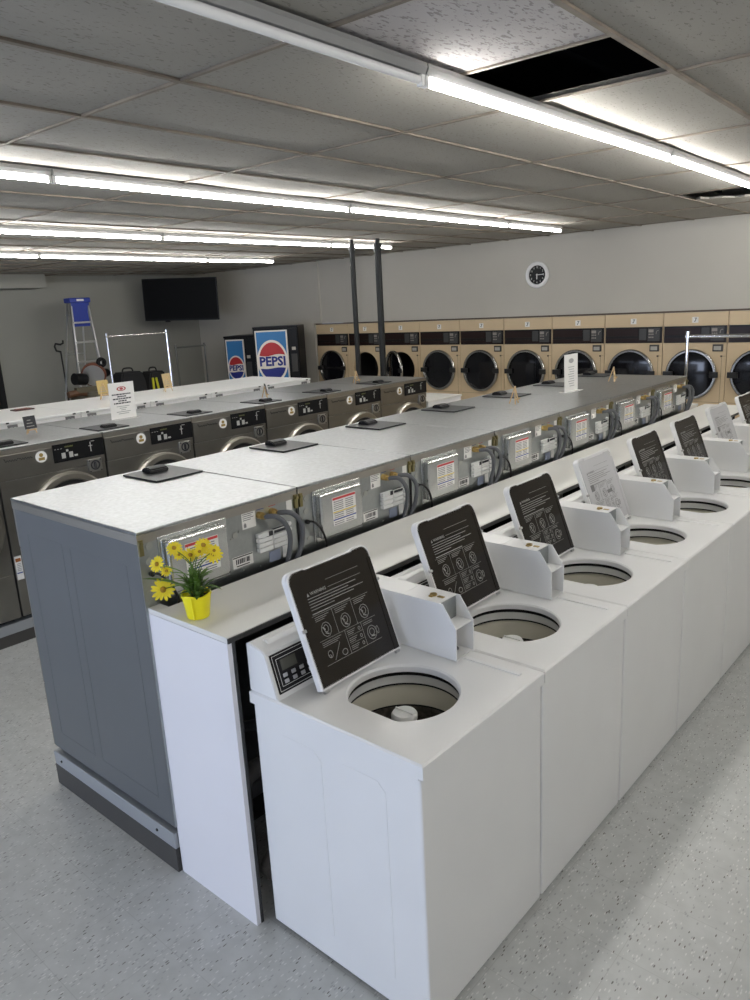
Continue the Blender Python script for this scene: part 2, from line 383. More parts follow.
# ---------------------------------------------------------------- row 1: top loading washers
WW, WD, WH = .664, .718, .915
def arc(cx, cy, rr, a0, a1, n=5): return [(cx + rr * math.cos(a0 + (a1 - a0) * k / n), cy + rr * math.sin(a0 + (a1 - a0) * k / n)) for k in range(n + 1)]
HC, HR = (-.305, .297), .180
HINGE = Vector((-.492, .305, .930)); LD = Vector((-.130, 0, .345)).normalized(); LN = Vector((LD.z, 0, -LD.x))
LT = basis(HINGE, (0, 1, 0), LD)         # x = width (+Y), y = up the lid, z = normal toward the front
if LT.to_3x3().col[2].dot(LN) < 0: pass
def lid_outline(w, h, e, top=True):
    hw = w / 2 - e; rr = .032
    o = [(-hw, e)] + [(hw, e)] + arc(hw - rr, h - e - rr, rr, 0, math.pi / 2)
    if top: o += [(.120, h - e), (.112, h - e - .004), (-.112, h - e - .004), (-.120, h - e)]
    o += arc(-hw + rr, h - e - rr, rr, math.pi / 2, math.pi)
    return o
def lid_print(bm, dense=False):
    z = .0125; LT = globals()['LT'] @ Matrix.Translation((-.010, .042, 0))
    def ln(x0, y0, x1, y1, w=.0011):
        d = Vector((x1 - x0, y1 - y0, 0)); L = d.length; a = math.atan2(d.y, d.x)
        T = LT @ Matrix.Translation((x0, y0, z)) @ Matrix.Rotation(a, 4, 'Z'); box(bm, 0, L, -w, w, 0, .0006, T=T)
    def circ(cx, cy, rx, ry, w=.0010, n=10):
        for k in range(n):
            a, c = 2 * math.pi * k / n, 2 * math.pi * (k + 1) / n; ln(cx + rx * math.cos(a), cy + ry * math.sin(a), cx + rx * math.cos(c), cy + ry * math.sin(c), w)
    text(bm, 'WARNING', .015, LT @ Matrix.Translation((-.075, .262, z)), bold=.02)
    prism(bm, [(-.128, .256), (-.116, .256), (-.122, .268)], z, z + .0006, 'z', T=LT)
    ln(-.03, .288, .130, .288, .0006); ln(-.03, .262, .130, .262, .0006)
    rr = random.Random(3)
    for k in range(5): ln(-.128, .248 - .0095 * k, [.10, .06, .13, .08, -.02][k], .248 - .0095 * k, .0012)
    ln(-.128, .1965, .05, .1965, .0018)
    ln(-.135, .190, .135, .190, .0006); ln(-.135, .105, .135, .105, .0006); ln(-.135, .024, .135, .024, .0006)
    ln(-.045, .19, -.045, .105, .0006); ln(.047, .19, .047, .105, .0006); ln(-.020, .105, -.020, .024, .0006); ln(.06, .105, .06, .024, .0006)
    for cx in (-.092, 0, .092):
        for k in range(3): ln(cx - .034, .183 - .006 * k, cx + .03 - .012 * k, .183 - .006 * k, .0009)
        circ(cx, .135, .021, .024); circ(cx, .138, .010, .012); ln(cx - .008, .125, cx + .006, .118, .002); ln(cx - .014, .146, cx - .004, .135, .002)
    for k in range(3): ln(-.128, .097 - .006 * k, -.04 - .01 * k, .097 - .006 * k, .0009)
    ln(-.095, .030, -.055, .078, .0008); circ(-.108, .055, .010, .012); circ(-.045, .040, .012, .010); circ(-.112, .050, .005, .004)
    for q in range(3):
        for k in range(3): ln(-.012, .097 - .026 * q - .006 * k, .028 - .006 * k, .097 - .026 * q - .006 * k, .0009)
        circ(.046, .090 - .026 * q, .005, .006, n=6)
    ln(-.012, .079, .06, .079, .0005); ln(-.012, .053, .06, .053, .0005)
    for k in range(2): ln(.068, .097 - .006 * k, .115, .097 - .006 * k, .0009)
    circ(.098, .056, .022, .024); circ(.098, .058, .012, .012); ln(.09, .045, .108, .042, .002); circ(.126, .056, .006, .014, n=6)
    if dense: box(bm, -.130, -.095, .165, .200, z, z + .0006, T=LT); box(bm, .03, .085, .125, .143, z, z + .0006, T=LT)
def make_washer(lid_kind):
    t = thing('top_loading_washer', 'x', 'washing machine')
    q = nb(); y0, y1 = .003, WW - .001
    box(q, -WD + .022, -.020, y0, y0 + .004, .018, .872); box(q, -WD + .022, -.020, y1 - .004, y1, .018, .872)
    box(q, -WD + .018, -WD + .022, y0, y1, .018, .872); box(q, -.034, -.011, y0 + .0004, y1 - .0004, .017, .865, 0, .007, 3)
    box(q, -WD + .03, -.02, y0 + .01, y1 - .01, .02, .04)
    # shallow pressed panels on the side
    for a0, a1, z0, z1 in ((-.60, -.40, .12, .80), (-.34, -.14, .12, .80)):
        out = [(a0, z0), (a1, z0), (a1, z1 - .03), (a1 - .03, z1), (a0 + .03, z1), (a0, z1 - .03)]
        prism(q, out, y0 - .0012, y0 + .001, 'y')
    obj('cabinet', q, white, t)
    # deck with the round loading opening
    q = nb(); n = 64; ang = [2 * math.pi * k / n for k in range(n)]; x0, x1, ya, yb = -WD, 0, 0, WW
    def hit(a, ex=0):
        c, s = math.cos(a), math.sin(a); ts = []
        if abs(c) > 1e-6: ts.append(((x1 - ex if c > 0 else x0 + ex) - HC[0]) / c)
        if abs(s) > 1e-6: ts.append(((yb - ex if s > 0 else ya + ex) - HC[1]) / s)
        t_ = min(ts); return HC[0] + c * t_, HC[1] + s * t_
    # snap four corner directions
    for cx, cy in ((x0, ya), (x0, yb), (x1, ya), (x1, yb)):
        a = math.atan2(cy - HC[1], cx - HC[0]) % (2 * math.pi); k = min(range(n), key=lambda i: abs((ang[i] - a + math.pi) % (2 * math.pi) - math.pi)); ang[k] = a
    def ring(fn, z): return [q.verts.new((*fn(a), z)) for a in ang]
    def sq(rr):
        def g(a):
            # the front of the opening is slightly flattened
            c, s = math.cos(a), math.sin(a); return HC[0] + rr * c, HC[1] + max(rr * s, -.152 - (rr - HR) * .9)
        return g
    rings = [ring(lambda a: hit(a), .870), ring(lambda a: hit(a), WH - .006), ring(lambda a: hit(a, .006), WH), ring(sq(HR + .055), WH), ring(sq(HR + .035), WH - .003), ring(sq(HR + .006), WH - .004), ring(sq(HR), WH - .010), ring(sq(HR), WH - .030), ring(sq(HR + .006), WH - .032)]
    fs = []
    for A, B in zip(rings, rings[1:]):
        for k in range(n): fs.append(q.faces.new((A[k], A[(k + 1) % n], B[(k + 1) % n], B[k])))
    bmesh.ops.recalc_face_normals(q, faces=fs)
    if fs[3 * n].normal.z < 0 and False: pass
    box(q, -.27, -.05, .588, .606, WH - .002, WH + .005, 0, .003)
    dk = obj('deck', q, white, t, True)
    # tub: balance ring, basket wall, floor coloured dark for the inner shadow
    q = nb(); c = (HC[0], HC[1], 0)
    lathe(q, [(.215, .884), (.212, .874), (.184, .871), (.186, .866), (.190, .838), (.189, .832), (.200, .829), (.198, .824), (.196, .752), (.198, .745), (.196, .66), (.02, .64)], c, 48, mis=[1, 1, 0, 0, 1, 1, 3, 3, 1, 4, 4])
    obj('tub', q, [tubwall, dark, tubwall, tubcream, tubshade], t, True)
    q = nb(); lathe(q, [(.150, .645), (.13, .655), (.07, .67), (.045, .70), (.040, .81), (.043, .815), (.043, .828), (.038, .836), (.001, .838)], c, 24); box(q, HC[0] - .036, HC[0] + .036, HC[1] - .003, HC[1] + .003, .836, .842)
    obj('agitator', q, whitep, t, True)
    # console
    q = nb(); prof = [(-.716, WH), (-.581, WH), (-.583, WH + .006), (-.627, 1.064), (-.640, 1.073), (-.704, 1.086), (-.716, 1.080)]
    prism(q, prof, .004, .548); es = [e for e in q.edges if abs(e.verts[0].co.y - e.verts[1].co.y) < 1e-6]
    bmesh.ops.bevel(q, geom=es, offset=.003, segments=2, affect='EDGES')
    for k in (.12, .40): cyl(q, (-.68, k, 1.080), (-.68, k, 1.085), .004, 8)
    prism(q, [(-.690, 1.083), (-.672, 1.0865), (-.655, 1.076)], .05, .50)
    con = obj('console', q, white, t, True)
    p0 = Vector((-.583, 0, .921)); p1 = Vector((-.627, 0, 1.064)); up = (p1 - p0).normalized(); CT = basis(p0, (0, 1, 0), up)
    q = nb()
    box(q, .018, .235, .010, .140, -.001, .003, 0, T=CT)
    for e in (.007, .020):
        for c_ in (.010 + e, .140 - e): box(q, .018 + e, .235 - e, c_ - .0007, c_ + .0007, .003, .0036, 2, T=CT)
        for a in (.018 + e, .235 - e): box(q, a - .0007, a + .0007, .010 + e, .140 - e, .003, .0036, 2, T=CT)
    obj('control_panel', q, [ctrl, lcd, whitep], con)
    q = nb(); box(q, .052, .118, .078, .114, .003, .0045, 0, T=CT); obj('display', q, lcd, con)
    q = nb()
    for a in (.058, .094, .130, .166, .200):
        for c_ in (.062, .042): box(q, a - .009, a + .009, c_ - .0065, c_ + .0065, .003, .007, 0, .002, T=CT)
    obj('button', q, alu, con)
    # coin slide housing
    q = nb(); ya, yb = .553, .661
    side = [(-.716, .917), (-.275, .917), (-.275, 1.035), (-.330, 1.116), (-.716, 1.116)]
    prism(q, side, ya, ya + .004); prism(q, side, yb - .004, yb)
    box(q, -.716, -.345, ya + .003, yb - .003, 1.112, 1.116); box(q, -.716, -.280, ya + .003, yb - .003, .917, .921)
    box(q, -.345, -.279, ya + .003, yb - .003, 1.030, 1.034); box(q, -.716, -.712, ya + .003, yb - .003, .917, 1.116)
    box(q, -.510, -.506, ya - .0005, yb + .0005, 1.112, 1.1168, 0)
    cb = obj('coin_box', q, white, t)
    q = nb(); box(q, -.352, -.346, ya + .004, yb - .004, 1.034, 1.112); obj('coin_slide_plate', q, galv, cb)
    q = nb(); box(q, -.374, -.368, ya + .004, yb - .004, .921, 1.030, 0); cyl(q, (-.33, .625, .921), (-.33, .625, .928), .011, 12, 1); cyl(q, (-.368, .6, .96), (-.350, .6, .96), .008, 10, 1); obj('coin_box_back_plate', q, [whitep, ink], cb)
    q = nb(); cyl(q, (-.405, .605, 1.116), (-.405, .605, 1.122), .013, 14); box(q, -.385, -.36, .598, .612, 1.116, 1.118); box(q, -.412, -.398, .585, .592, 1.116, 1.121); obj('coin_slot', q, brass, cb)
    # lid
    w, h = .394, .394; q = nb(); prism(q, lid_outline(w, h, 0), -.016, .006, 'z', 0, LT)
    bmesh.ops.bevel(q, geom=[e for e in q.edges], offset=.0025, segments=1, affect='EDGES', clamp_overlap=True)
    rim = lid_outline(w, h, .0); inn = lid_outline(w, h, .009)
    R1 = [q.verts.new(LT @ Vector((a, c_, .006))) for a, c_ in rim]; R2 = [q.verts.new(LT @ Vector((a * .992, c_ * .996, .012))) for a, c_ in rim]; R3 = [q.verts.new(LT @ Vector((a, c_, .012))) for a, c_ in inn]; R4 = [q.verts.new(LT @ Vector((a, c_, .005))) for a, c_ in inn]
    fs = []
    for A, B in ((R1, R2), (R2, R3), (R3, R4)):
        for k in range(len(A)): fs.append(q.faces.new((A[k], A[(k + 1) % len(A)], B[(k + 1) % len(A)], B[k])))
    bmesh.ops.recalc_face_normals(q, faces=fs)
    lid = obj('lid', q, white, t)
    q = nb(); e = .006 if lid_kind == 'brown' else .016
    prism(q, lid_outline(w, h, e), .0065, .012, 'z', 0, LT)
    prism(q, [(w / 2 - .030, .006), (w / 2 - .006, .006), (w / 2 - .006, h - .05), (w / 2 - .022, h - .05)], .012, .0135, 'z', 0, LT)
    obj('lid_liner', q, brown if lid_kind == 'brown' else mat('pale_grey_liner', (.56, .56, .57), .35), lid)
    q = nb(); lid_print(q, lid_kind != 'brown'); obj('warning_print', q, printw if lid_kind == 'brown' else inkg, lid)
    q = nb(); cyl(q, LT @ Vector((-w / 2 - .001, .20, .010)), LT @ Vector((-w / 2 + .012, .20, .014)), .006, 10); cyl(q, LT @ Vector((w / 2 - .008, .26, .012)), LT @ Vector((w / 2 + .002, .26, .012)), .006, 10); obj('bumper', q, mat('grey_bumper', (.4, .4, .38), .5), lid)
    for yy in (.025, .345 + .04):
        q = nb(); cyl(q, (-.49, .305 - w / 2 + yy - .01, .922), (-.49, .305 - w / 2 + yy + .01, .922), .006, 10); obj('hinge', q, alu, lid)
    q = nb()
    for xx in (-.06, -.66):
        for yy in (.05, .61): cyl(q, (xx, yy, 0), (xx, yy, .022), .018, 12)
    obj('levelling_feet', q, black, t)
    q = nb()
    for xx, zz in ((-.64, .035), (-.26, .028), (-.67, .03)): cyl(q, (xx, .006, zz), (xx, .011, zz), .006, 8)
    obj('screws', q, black, t)
    return t
kinds = ['brown', 'brown', 'brown', 'white', 'brown', 'brown', 'white', 'brown']
wl = ['white top loader with brown lid at near end of row, its digital panel showing',
      'white top loader with brown lid, second from the near end of the row',
      'white top loader with brown lid, just before the one with the nearest white lid liner',
      'white top loader with nearest of the two white printed lid liners',
      'white top loader with brown lid, directly behind the nearest white-lidded one',
      'white top loader with brown lid, directly before the farther white-lidded one',
      'white top loader with the farther of the two white printed lid liners',
      'white top loader with brown lid at the right edge of the photo']
protos = {}
for i, k in enumerate(kinds):
    o = make_washer(k) if k not in protos else dup(protos[k])
    protos.setdefault(k, o)
    o.location = (0, .67 * i, 0); o['label'] = wl[i]; o['group'] = 'white top loading washers'
# ---------------------------------------------------------------- shelf over the service gap, with its end panel
t = thing('service_shelf', 'long white laminate shelf between white top loaders and grey machine backs, with white end panel', 'shelf', (-1.19, -.05, 0))
q = nb(); box(q, .055, .450, .0, 5.72, 1.092, 1.112, 0, .002); box(q, .0, .056, .0, .05, 1.092, 1.112); obj('shelf_top', q, laminate, t)
q = nb(); box(q, .4505, .455, .0, 5.72, 1.092, 1.109); obj('edge_band', q, mat('dark_edge_band', (.03, .03, .028), .5), t)
q = nb(); prism(q, [(.0, 0), (.448, 0), (.448, 1.091), (.0, 1.091)], 0, .018); obj('end_panel', q, panelw, t)
q = nb(); box(q, .440, .450, .019, .030, 0, 1.09); obj('edge_post', q, mat('grey_post', (.04, .04, .04), .5), t)
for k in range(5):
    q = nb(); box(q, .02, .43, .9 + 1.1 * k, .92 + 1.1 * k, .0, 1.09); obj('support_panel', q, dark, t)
q = nb(); box(q, -1.55, -1.192, 5.35, 5.67, 1.092, 1.112, 0, .002); box(q, -1.54, -1.20, 5.36, 5.66, .0, 1.092); tag(obj('end_cabinet', q, laminate), 'low white cabinet end closing off the shelf beyond the last near grey machine', 'cabinet')
# pipes and rags in the dark gap
q = nb(); tube(q, smooth_path([(-.98, .12, .0), (-.98, .12, .30), (-.96, .14, .42), (-.86, .25, .50)]), .035, 12); tag(obj('drain_pipe', q, mat('old_pipe', (.22, .21, .20), .6), None, True), 'old grey drain pipe in the dark gap behind nearest top loader', 'pipe')
q = nb(); tube(q, smooth_path([(-.92, .08, .66), (-.98, .3, .58), (-.9, .7, .62)]), .022, 10); tag(obj('fill_hose', q, hoseg, None, True), 'grey hose crossing high inside the dark gap beside the end panel', 'hose')
q = nb(); bmesh.ops.create_icosphere(q, subdivisions=3, radius=.075)
for v in q.verts: v.co = Vector((v.co.x * .9, v.co.y * 1.5, max(v.co.z, -.04) * 1.1)) * (1 + .12 * math.sin(v.co.x * 60 + v.co.y * 40) + .06 * math.sin(v.co.z * 90)) + Vector((-.86, .22, .05))
tag(obj('rag', q, mat('rag_cloth', (.30, .28, .27), .9), None, True), 'crumpled grey rag on the floor of the dark gap by the end panel', 'rag')

# ---------------------------------------------------------------- front loading machines (rows 2 and 3)
# local frame: x 0 = front face, x D = back, y 0..FW, z 0..FH
FD, FW, FH = .974, .766, 1.223
def make_front_loader():
    t = thing('front_loading_washer', 'x', 'washing machine')
    q = nb(); D = FD
    box(q, .012, D - .004, .004, FW - .004, .030, FH - .045)
    # pressed outline on each side sheet
    for yy, s in ((.004, -1), (FW - .004, 1)):
        for a0, a1 in ((.10, .40), (.46, .88)):
            for seg_ in ((a0, .12, a0 + .006, FH - .14), (a1 - .006, .12, a1, FH - .14), (a0, .12, a1, .126), (a0, FH - .146, a1, FH - .14)):
                box(q, seg_[0], seg_[2], min(yy, yy + s * .0007), max(yy, yy + s * .0007), seg_[1], seg_[3])
    obj('cabinet', q, greyp, t)
    q = nb(); box(q, .06, D - .06, .03, FW - .03, 0, .031); obj('base_frame', q, black, t)
    q = nb(); box(q, -.004, D + .004, .001, FW - .001, FH - .012, FH, 0, .003); obj('top', q, toptin, t)
    q = nb(); box(q, -.002, D + .003, .0015, FW - .0015, FH - .046, FH - .0125, 0); obj('top_edge', q, edgem, t)
    # detergent hatch on the top
    q = nb(); box(q, .06, .34, .506, .762, FH + .0005, FH + .008, 0, .002); hp = obj('soap_hatch', q, mat('hatch_grey_black', (.028, .03, .032), .4, spec=.3), t)
    q = nb(); prism(q, [(.09, FH + .008), (.18, FH + .008), (.172, FH + .026), (.145, FH + .034), (.105, FH + .030)], .585, .685); bmesh.ops.bevel(q, geom=q.edges[:], offset=.005, segments=2, affect='EDGES'); obj('hatch_handle', q, blackp, hp, True)
    # front
    q = nb(); box(q, .0, .013, .004, FW - .004, .35, FH - .225, 0, .002); box(q, .0, .013, .004, FW - .004, .030, .346, 0, .002); fr = obj('front_panel', q, frontst, t)
    q = nb(); box(q, -.006, .013, .004, FW - .004, FH - .221, FH - .047, 0, .003); cf = obj('control_fascia', q, frontst, t)
    q = nb(); yc = FW - .39   # everything on the front is mirrored: the machine's own left is +y here
    def fy(v): return FW - v
    q2 = nb(); prism(q2, [(fy(.385), 1.061), (fy(.766 - .006), 1.061), (fy(.766 - .006), 1.190), (fy(.385), 1.190)], -.012, -.006, 'x'); cp = obj('control_panel', q2, blackp, cf)
    q2 = nb()
    for k in range(2): box(q2, -.0135, -.012, fy(.455 + .055 * k) - .014, fy(.455 + .055 * k) + .014, 1.085, 1.125, 0)
    box(q2, -.0135, -.012, fy(.485) - .008, fy(.485) + .008, 1.13, 1.145); box(q2, -.0135, -.012, fy(.545) - .012, fy(.545) + .012, 1.087, 1.10)
    for k in range(3): box(q2, -.0135, -.012, fy(.40 + .022 * k) - .006, fy(.40 + .022 * k) + .006, 1.155, 1.158)
    box(q2, -.0135, -.012, fy(.66) - .003, fy(.66) + .003, 1.10, 1.17); box(q2, -.0135, -.012, fy(.66) - .014, fy(.66) + .014, 1.14, 1.145); box(q2, -.0135, -.012, fy(.68) - .014, fy(.68) + .014, 1.172, 1.176)
    obj('panel_marks', q2, mat('panel_mark', (.45, .45, .42), .5), cp)
    q2 = nb(); box(q2, -.0135, -.012, fy(.50) - .03, fy(.50) + .03, 1.16, 1.170); obj('display', q2, mat('green_display', (.09, .10, .03), .3), cp)
    q.free(); q = nb(); cyl(q, (-.007, fy(.30), 1.125), (-.0095, fy(.30), 1.125), .040, 24); bd = obj('badge', q, paper, cf, True)
    q = nb(); cyl(q, (-.0095, fy(.30), 1.137), (-.0105, fy(.30), 1.137), .014, 12); box(q, -.0105, -.0095, fy(.30) - .022, fy(.30) + .020, 1.100, 1.120); obj('badge_print', q, mat('gold_print', (.32, .22, .06), .5), bd)
    q = nb(); T = basis((-.0065, fy(.145), 1.135), (0, -1, 0), (0, 0, 1))
    # script nameplate: a long looping line, too blurred to read
    tube(q, [T @ Vector((-.095 + .19 * k / 60, .006 * math.sin(k * 1.15) + (.012 if k in (0, 1, 2, 30, 31, 32) else 0), .001)) for k in range(61)], .0017, 5)
    obj('nameplate', q, ink, cf)
    q = nb(); box(q, -.018, .0, fy(.675) - .052, fy(.675) + .052, .945, 1.04, 0, .004); ch = obj('coin_acceptor', q, steel, t)
    q = nb(); lathe(q, [(.036, -.018), (.036, -.021), (.028, -.021), (.026, -.018)], (0, fy(.675), .995), 20, axis='x'); box(q, -.023, -.018, fy(.675) - .006, fy(.675) + .010, .972, 1.018)
    for dy in (-.042, .042):
        for dz in (.952, 1.032): cyl(q, (-.018, fy(.675) + dy, dz), (-.021, fy(.675) + dy, dz), .005, 8)
    obj('coin_slot', q, ink, ch)
    # porthole door
    q = nb(); C = (0, fy(.46), .70)
    lathe(q, [(.285, 0), (.285, -.025), (.270, -.040), (.235, -.042), (.225, -.030)], C, 48, axis='x'); dr = obj('door', q, mat('door_ring', (.46, .44, .39), .3, 1), t, True)
    q = nb(); lathe(q, [(.226, -.032), (.205, -.028), (.195, -.020)], C, 48, axis='x'); obj('door_seal', q, black, dr, True)
    q = nb(); lathe(q, [(.196, -.022), (.15, -.045), (.08, -.055), (.001, -.058)], C, 40, axis='x'); obj('door_glass', q, mat('grey_glass', (.09, .09, .09), .1), dr, True)
    q = nb(); box(q, -.055, -.02, fy(.46 - .285) - .02, fy(.46 - .285) + .03, .64, .76, 0, .006); obj('door_handle', q, blackp, dr)
    q = nb(); box(q, -.002, .0, fy(.055), fy(.010), .30, .47); lb = obj('side_label', q, paper, t)
    q = nb(); box(q, -.003, -.002, fy(.050), fy(.015), .43, .455, 0); box(q, -.003, -.002, fy(.052), fy(.013), .345, .352, 1)
    for k in range(5): box(q, -.003, -.002, fy(.048), fy(.020), .365 + .012 * k, .368 + .012 * k, 2)
    obj('label_print', q, [mat('orange_print', (.35, .12, .03), .6), bluk, inkg], lb)
    # ------------------------------------------------ back sheet with fittings
    q = nb(); box(q, D - .005, D, .004, FW - .004, .03, FH - .047); obj('back_panel', q, galv, t)
    xb = D
    q = nb()
    box(q, xb, xb + .006, .080, .385, .950, 1.185, 0, .002); box(q, xb + .004, xb + .036, .098, .368, .968, 1.168, 0, .012, 3)
    cv = obj('motor_cover', q, galvb, t)
    q = nb(); box(q, xb + .036, xb + .0375, .168, .318, 1.012, 1.140); ml = obj('warning_label', q, paper, cv)
    q = nb(); xx = (xb + .0375, xb + .0383)
    box(q, *xx, .170, .316, 1.128, 1.138, 0); box(q, *xx, .170, .316, 1.070, 1.075, 1); box(q, *xx, .170, .316, 1.036, 1.041, 2)
    for r0, n_ in ((1.081, 5), (1.046, 3), (1.016, 2)):
        for k in range(n_):
            box(q, *xx, .176, .236, r0 + .009 * k, r0 + .0035 + .009 * k, 3); box(q, *xx, .250, .300, r0 + .009 * k, r0 + .0035 + .009 * k, 3)
    text(q, '!', .02, basis((xb + .0375, .18, 1.12), (0, 1, 0), (0, 0, 1)), 3)
    obj('label_print', q, [redk, yelk, bluk, inkg], ml)
    q = nb(); box(q, xb, xb + .0012, .466, .535, 1.112, 1.198); sk = obj('data_sticker', q, paper, t)
    q = nb()
    for k, w_ in enumerate((.05, .03, .055, .045, .055, .04)): box(q, xb + .0012, xb + .0018, .471, .471 + w_, 1.186 - .008 * k, 1.189 - .008 * k)
    prism(q, [(.474, 1.118), (.486, 1.118), (.486, 1.130), (.480, 1.138), (.474, 1.130)], xb + .0012, xb + .0018, 'x')
    obj('sticker_print', q, inkg, sk)
    q = nb(); box(q, xb, xb + .0012, .704, .736, 1.132, 1.200); obj('strip_sticker', q, paper, t)
    q = nb(); box(q, xb, xb + .0012, .403, .505, .965, 1.012); bs = obj('barcode_sticker', q, paper, t)
    q = nb(); rr = random.Random(5); y = .418
    while y < .49: w_ = rr.choice((.002, .003, .005)); box(q, xb + .0012, xb + .0018, y, y + w_, .980, 1.000); y += w_ + rr.choice((.002, .004))
    box(q, xb + .0012, xb + .0018, .405, .503, 1.006, 1.010); box(q, xb + .0012, xb + .0018, .42, .485, .970, .974); obj('barcode', q, ink, bs)
    q = nb(); box(q, xb, xb + .0012, .590, .650, .940, .985); obj('blue_label', q, mat('pale_blue_label', (.30, .34, .45), .5), t)
    q = nb(); box(q, xb, xb + .0012, .665, .700, .940, .990); obj('pale_label', q, paper, t)
    # four-by-two block of plastic dispenser inlets
    q = nb()
    for k in range(4):
        for m_ in range(2): box(q, xb, xb + .022, .527 + .078 * m_, .601 + .078 * m_, 1.000 + .0205 * k, 1.018 + .0205 * k, 0, .003)
    for m_ in range(2): box(q, xb + .022, xb + .023, .545 + .035 * m_, .565 + .035 * m_, 1.060, 1.080, 1)
    for k in range(4): cyl(q, (xb, .703, 1.01 + .024 * k), (xb + .016, .703, 1.01 + .024 * k), .009, 10)
    obj('supply_block', q, [whitep, ink], t)
    for nm, yy, m_ in (('blue_tag', .563, bluk), ('red_tag', .627, redk)):
        q = nb(); box(q, xb, xb + .0015, yy - .018, yy + .018, 1.174, 1.188); obj(nm, q, m_, t)
    for yy in (.555, .621):
        q = nb(); cyl(q, (xb, yy, 1.152), (xb + .022, yy, 1.152), .015, 12); cyl(q, (xb + .022, yy, 1.152), (xb + .040, yy, 1.150), .012, 8); obj('brass_valve', q, brass, t, True)
    q = nb(); tube(q, smooth_path([(xb + .036, .555, 1.150), (xb + .075, .585, 1.148), (xb + .080, .628, 1.10), (xb + .065, .655, 1.03), (xb + .036, .655, .925)]), .0105, 10); obj('fill_hose', q, hoseg, t, True)
    q = nb(); tube(q, smooth_path([(xb + .036, .621, 1.150), (xb + .07, .665, 1.145), (xb + .078, .712, 1.09), (xb + .060, .722, 1.00), (xb + .036, .705, .925)]), .0105, 10); obj('fill_hose', q, hoseg, t, True)
    q = nb(); tube(q, smooth_path([(xb, .042, 1.060), (xb + .03, .058, 1.058), (xb + .045, .085, 1.02), (xb + .040, .112, .96), (xb + .032, .117, .915)]), .005, 8); cyl(q, (xb, .042, 1.06), (xb + .012, .042, 1.06), .010, 10); obj('power_cord', q, black, t, True)
    plugm = mat('pale_plug', (.42, .43, .40), .45, .5)
    for yy, zz, rr_ in ((.048, 1.162, .014), (.042, 1.107, .014), (.048, .985, .010), (.425, 1.10, .013)):
        q = nb(); cyl(q, (xb, yy, zz), (xb + .003, yy, zz), rr_, 16); obj('knockout_plug', q, plugm, t, True)
    for yy, zz in ((.09, 1.178), (.375, 1.178), (.09, .957), (.375, .957), (.20, 1.19), (.30, .945), (.45, .95), (.445, 1.11), (.405, 1.09), (.54, .94), (.02, .95), (.72, .95), (.02, 1.0)):
        q = nb(); cyl(q, (xb, yy, zz), (xb + .004, yy, zz), .0035, 8); obj('screw', q, plugm, t)
    q = nb(); box(q, xb, xb + .010, .003, .020, 1.135, FH - .03); box(q, xb, xb + .010, FW - .020, FW - .003, 1.135, FH - .03); cyl(q, (xb + .01, .010, 1.18), (xb + .016, .010, 1.18), .008, 8); cyl(q, (xb + .01, FW - .010, 1.18), (xb + .016, FW - .010, 1.18), .008, 8)
    obj('corner_bracket', q, mat('zinc_yellow', (.30, .26, .13), .4, 1), t)
    q = nb(); box(q, xb, xb + .006, FW - .010, FW - .002, .92, 1.14); obj('black_cable', q, black, t)
    return t
fl = make_front_loader(); P2 = .173
w2 = ['big grey machine with galvanised back, nearest of its row, behind the yellow flower pot',
      'grey-topped machine of the near row, second from the flower pot end',
      'grey-topped machine of the near row, third from the flower pot end',
      'grey-topped machine of the near row in the middle, fourth from the flower pot',
      'grey-topped machine of the near row, carrying the nearer wooden easel',
      'grey-topped machine of the near row, carrying the upright white paper sign',
      'grey-topped machine of the near row, farthest one by the dryers']
for i in range(7):
    o = fl if i == 0 else dup(fl)
    o.location = (-2.162, -.062 + .771 * i, P2); o['label'] = w2[i]; o['group'] = 'grey front loaders of the near row'
w3 = ['stainless front loader at the left edge of the photo, only its side strip showing',
      'stainless front loader, nearest one with its whole round-badged panel in view at left',
      'stainless front loader below the white paper sign with red emblem',
      'stainless front loader just right of the one below the paper sign',
      'stainless front loader carrying the dark card on an easel, before the vending machines',
      'stainless front loader of the far row, second from its far end',
      'stainless front loader at the far end of the far row, in front of open dryer']
for i in range(7):
    o = dup(fl); o.scale = (1, 1, .97)
    o.location = (-3.94, -.165 + .771 * i + FW, .15); o.rotation_euler = (0, 0, math.pi); o['label'] = w3[i]; o['group'] = 'stainless front loaders of the far row'
# curbs under the two rows
def curb(x0, x1, y0, y1, h, label, band=.07):
    t = thing('machine_curb', label, 'plinth', (x0, y0, 0))
    q = nb(); box(q, 0, x1 - x0, 0, y1 - y0, 0, h - band); obj('vinyl_base', q, rubber, t)
    q = nb(); box(q, .001, x1 - x0 - .001, .001, y1 - y0 - .001, h - band, h - .001, 0, .002); tp = obj('steel_strip', q, trimg, t)
    q = nb()
    for xx in (.07, x1 - x0 - .12): cyl(q, (xx, .002, h - .035), (xx, -.003, h - .035), .006, 8)
    obj('bolts', q, black, tp)
    q = nb(); box(q, .0, x1 - x0, .0, y1 - y0, h - .001, h + .0002, 0)
    q.free()
curb(-2.166, -1.196, -.066, 5.34, P2, 'low curb with dark vinyl base and light steel strip under the near grey machines')
curb(-4.93, -3.945, -.17, 5.24, .15, 'low curb with dark base under the stainless machines at left')
# ---------------------------------------------------------------- white cabinet at the end of row 3
t = thing('white_cabinet', 'plain white cabinet at the end of the stainless machines, before the dryers', 'cabinet', (-4.95, 5.26, 0))
q = nb(); box(q, .32, 1.0, .01, .64, .0, 1.05, 0, .002); obj('body', q, white, t)
q = nb(); box(q, .31, 1.01, .0, .65, 1.051, 1.072, 0, .003); obj('top', q, laminate, t)
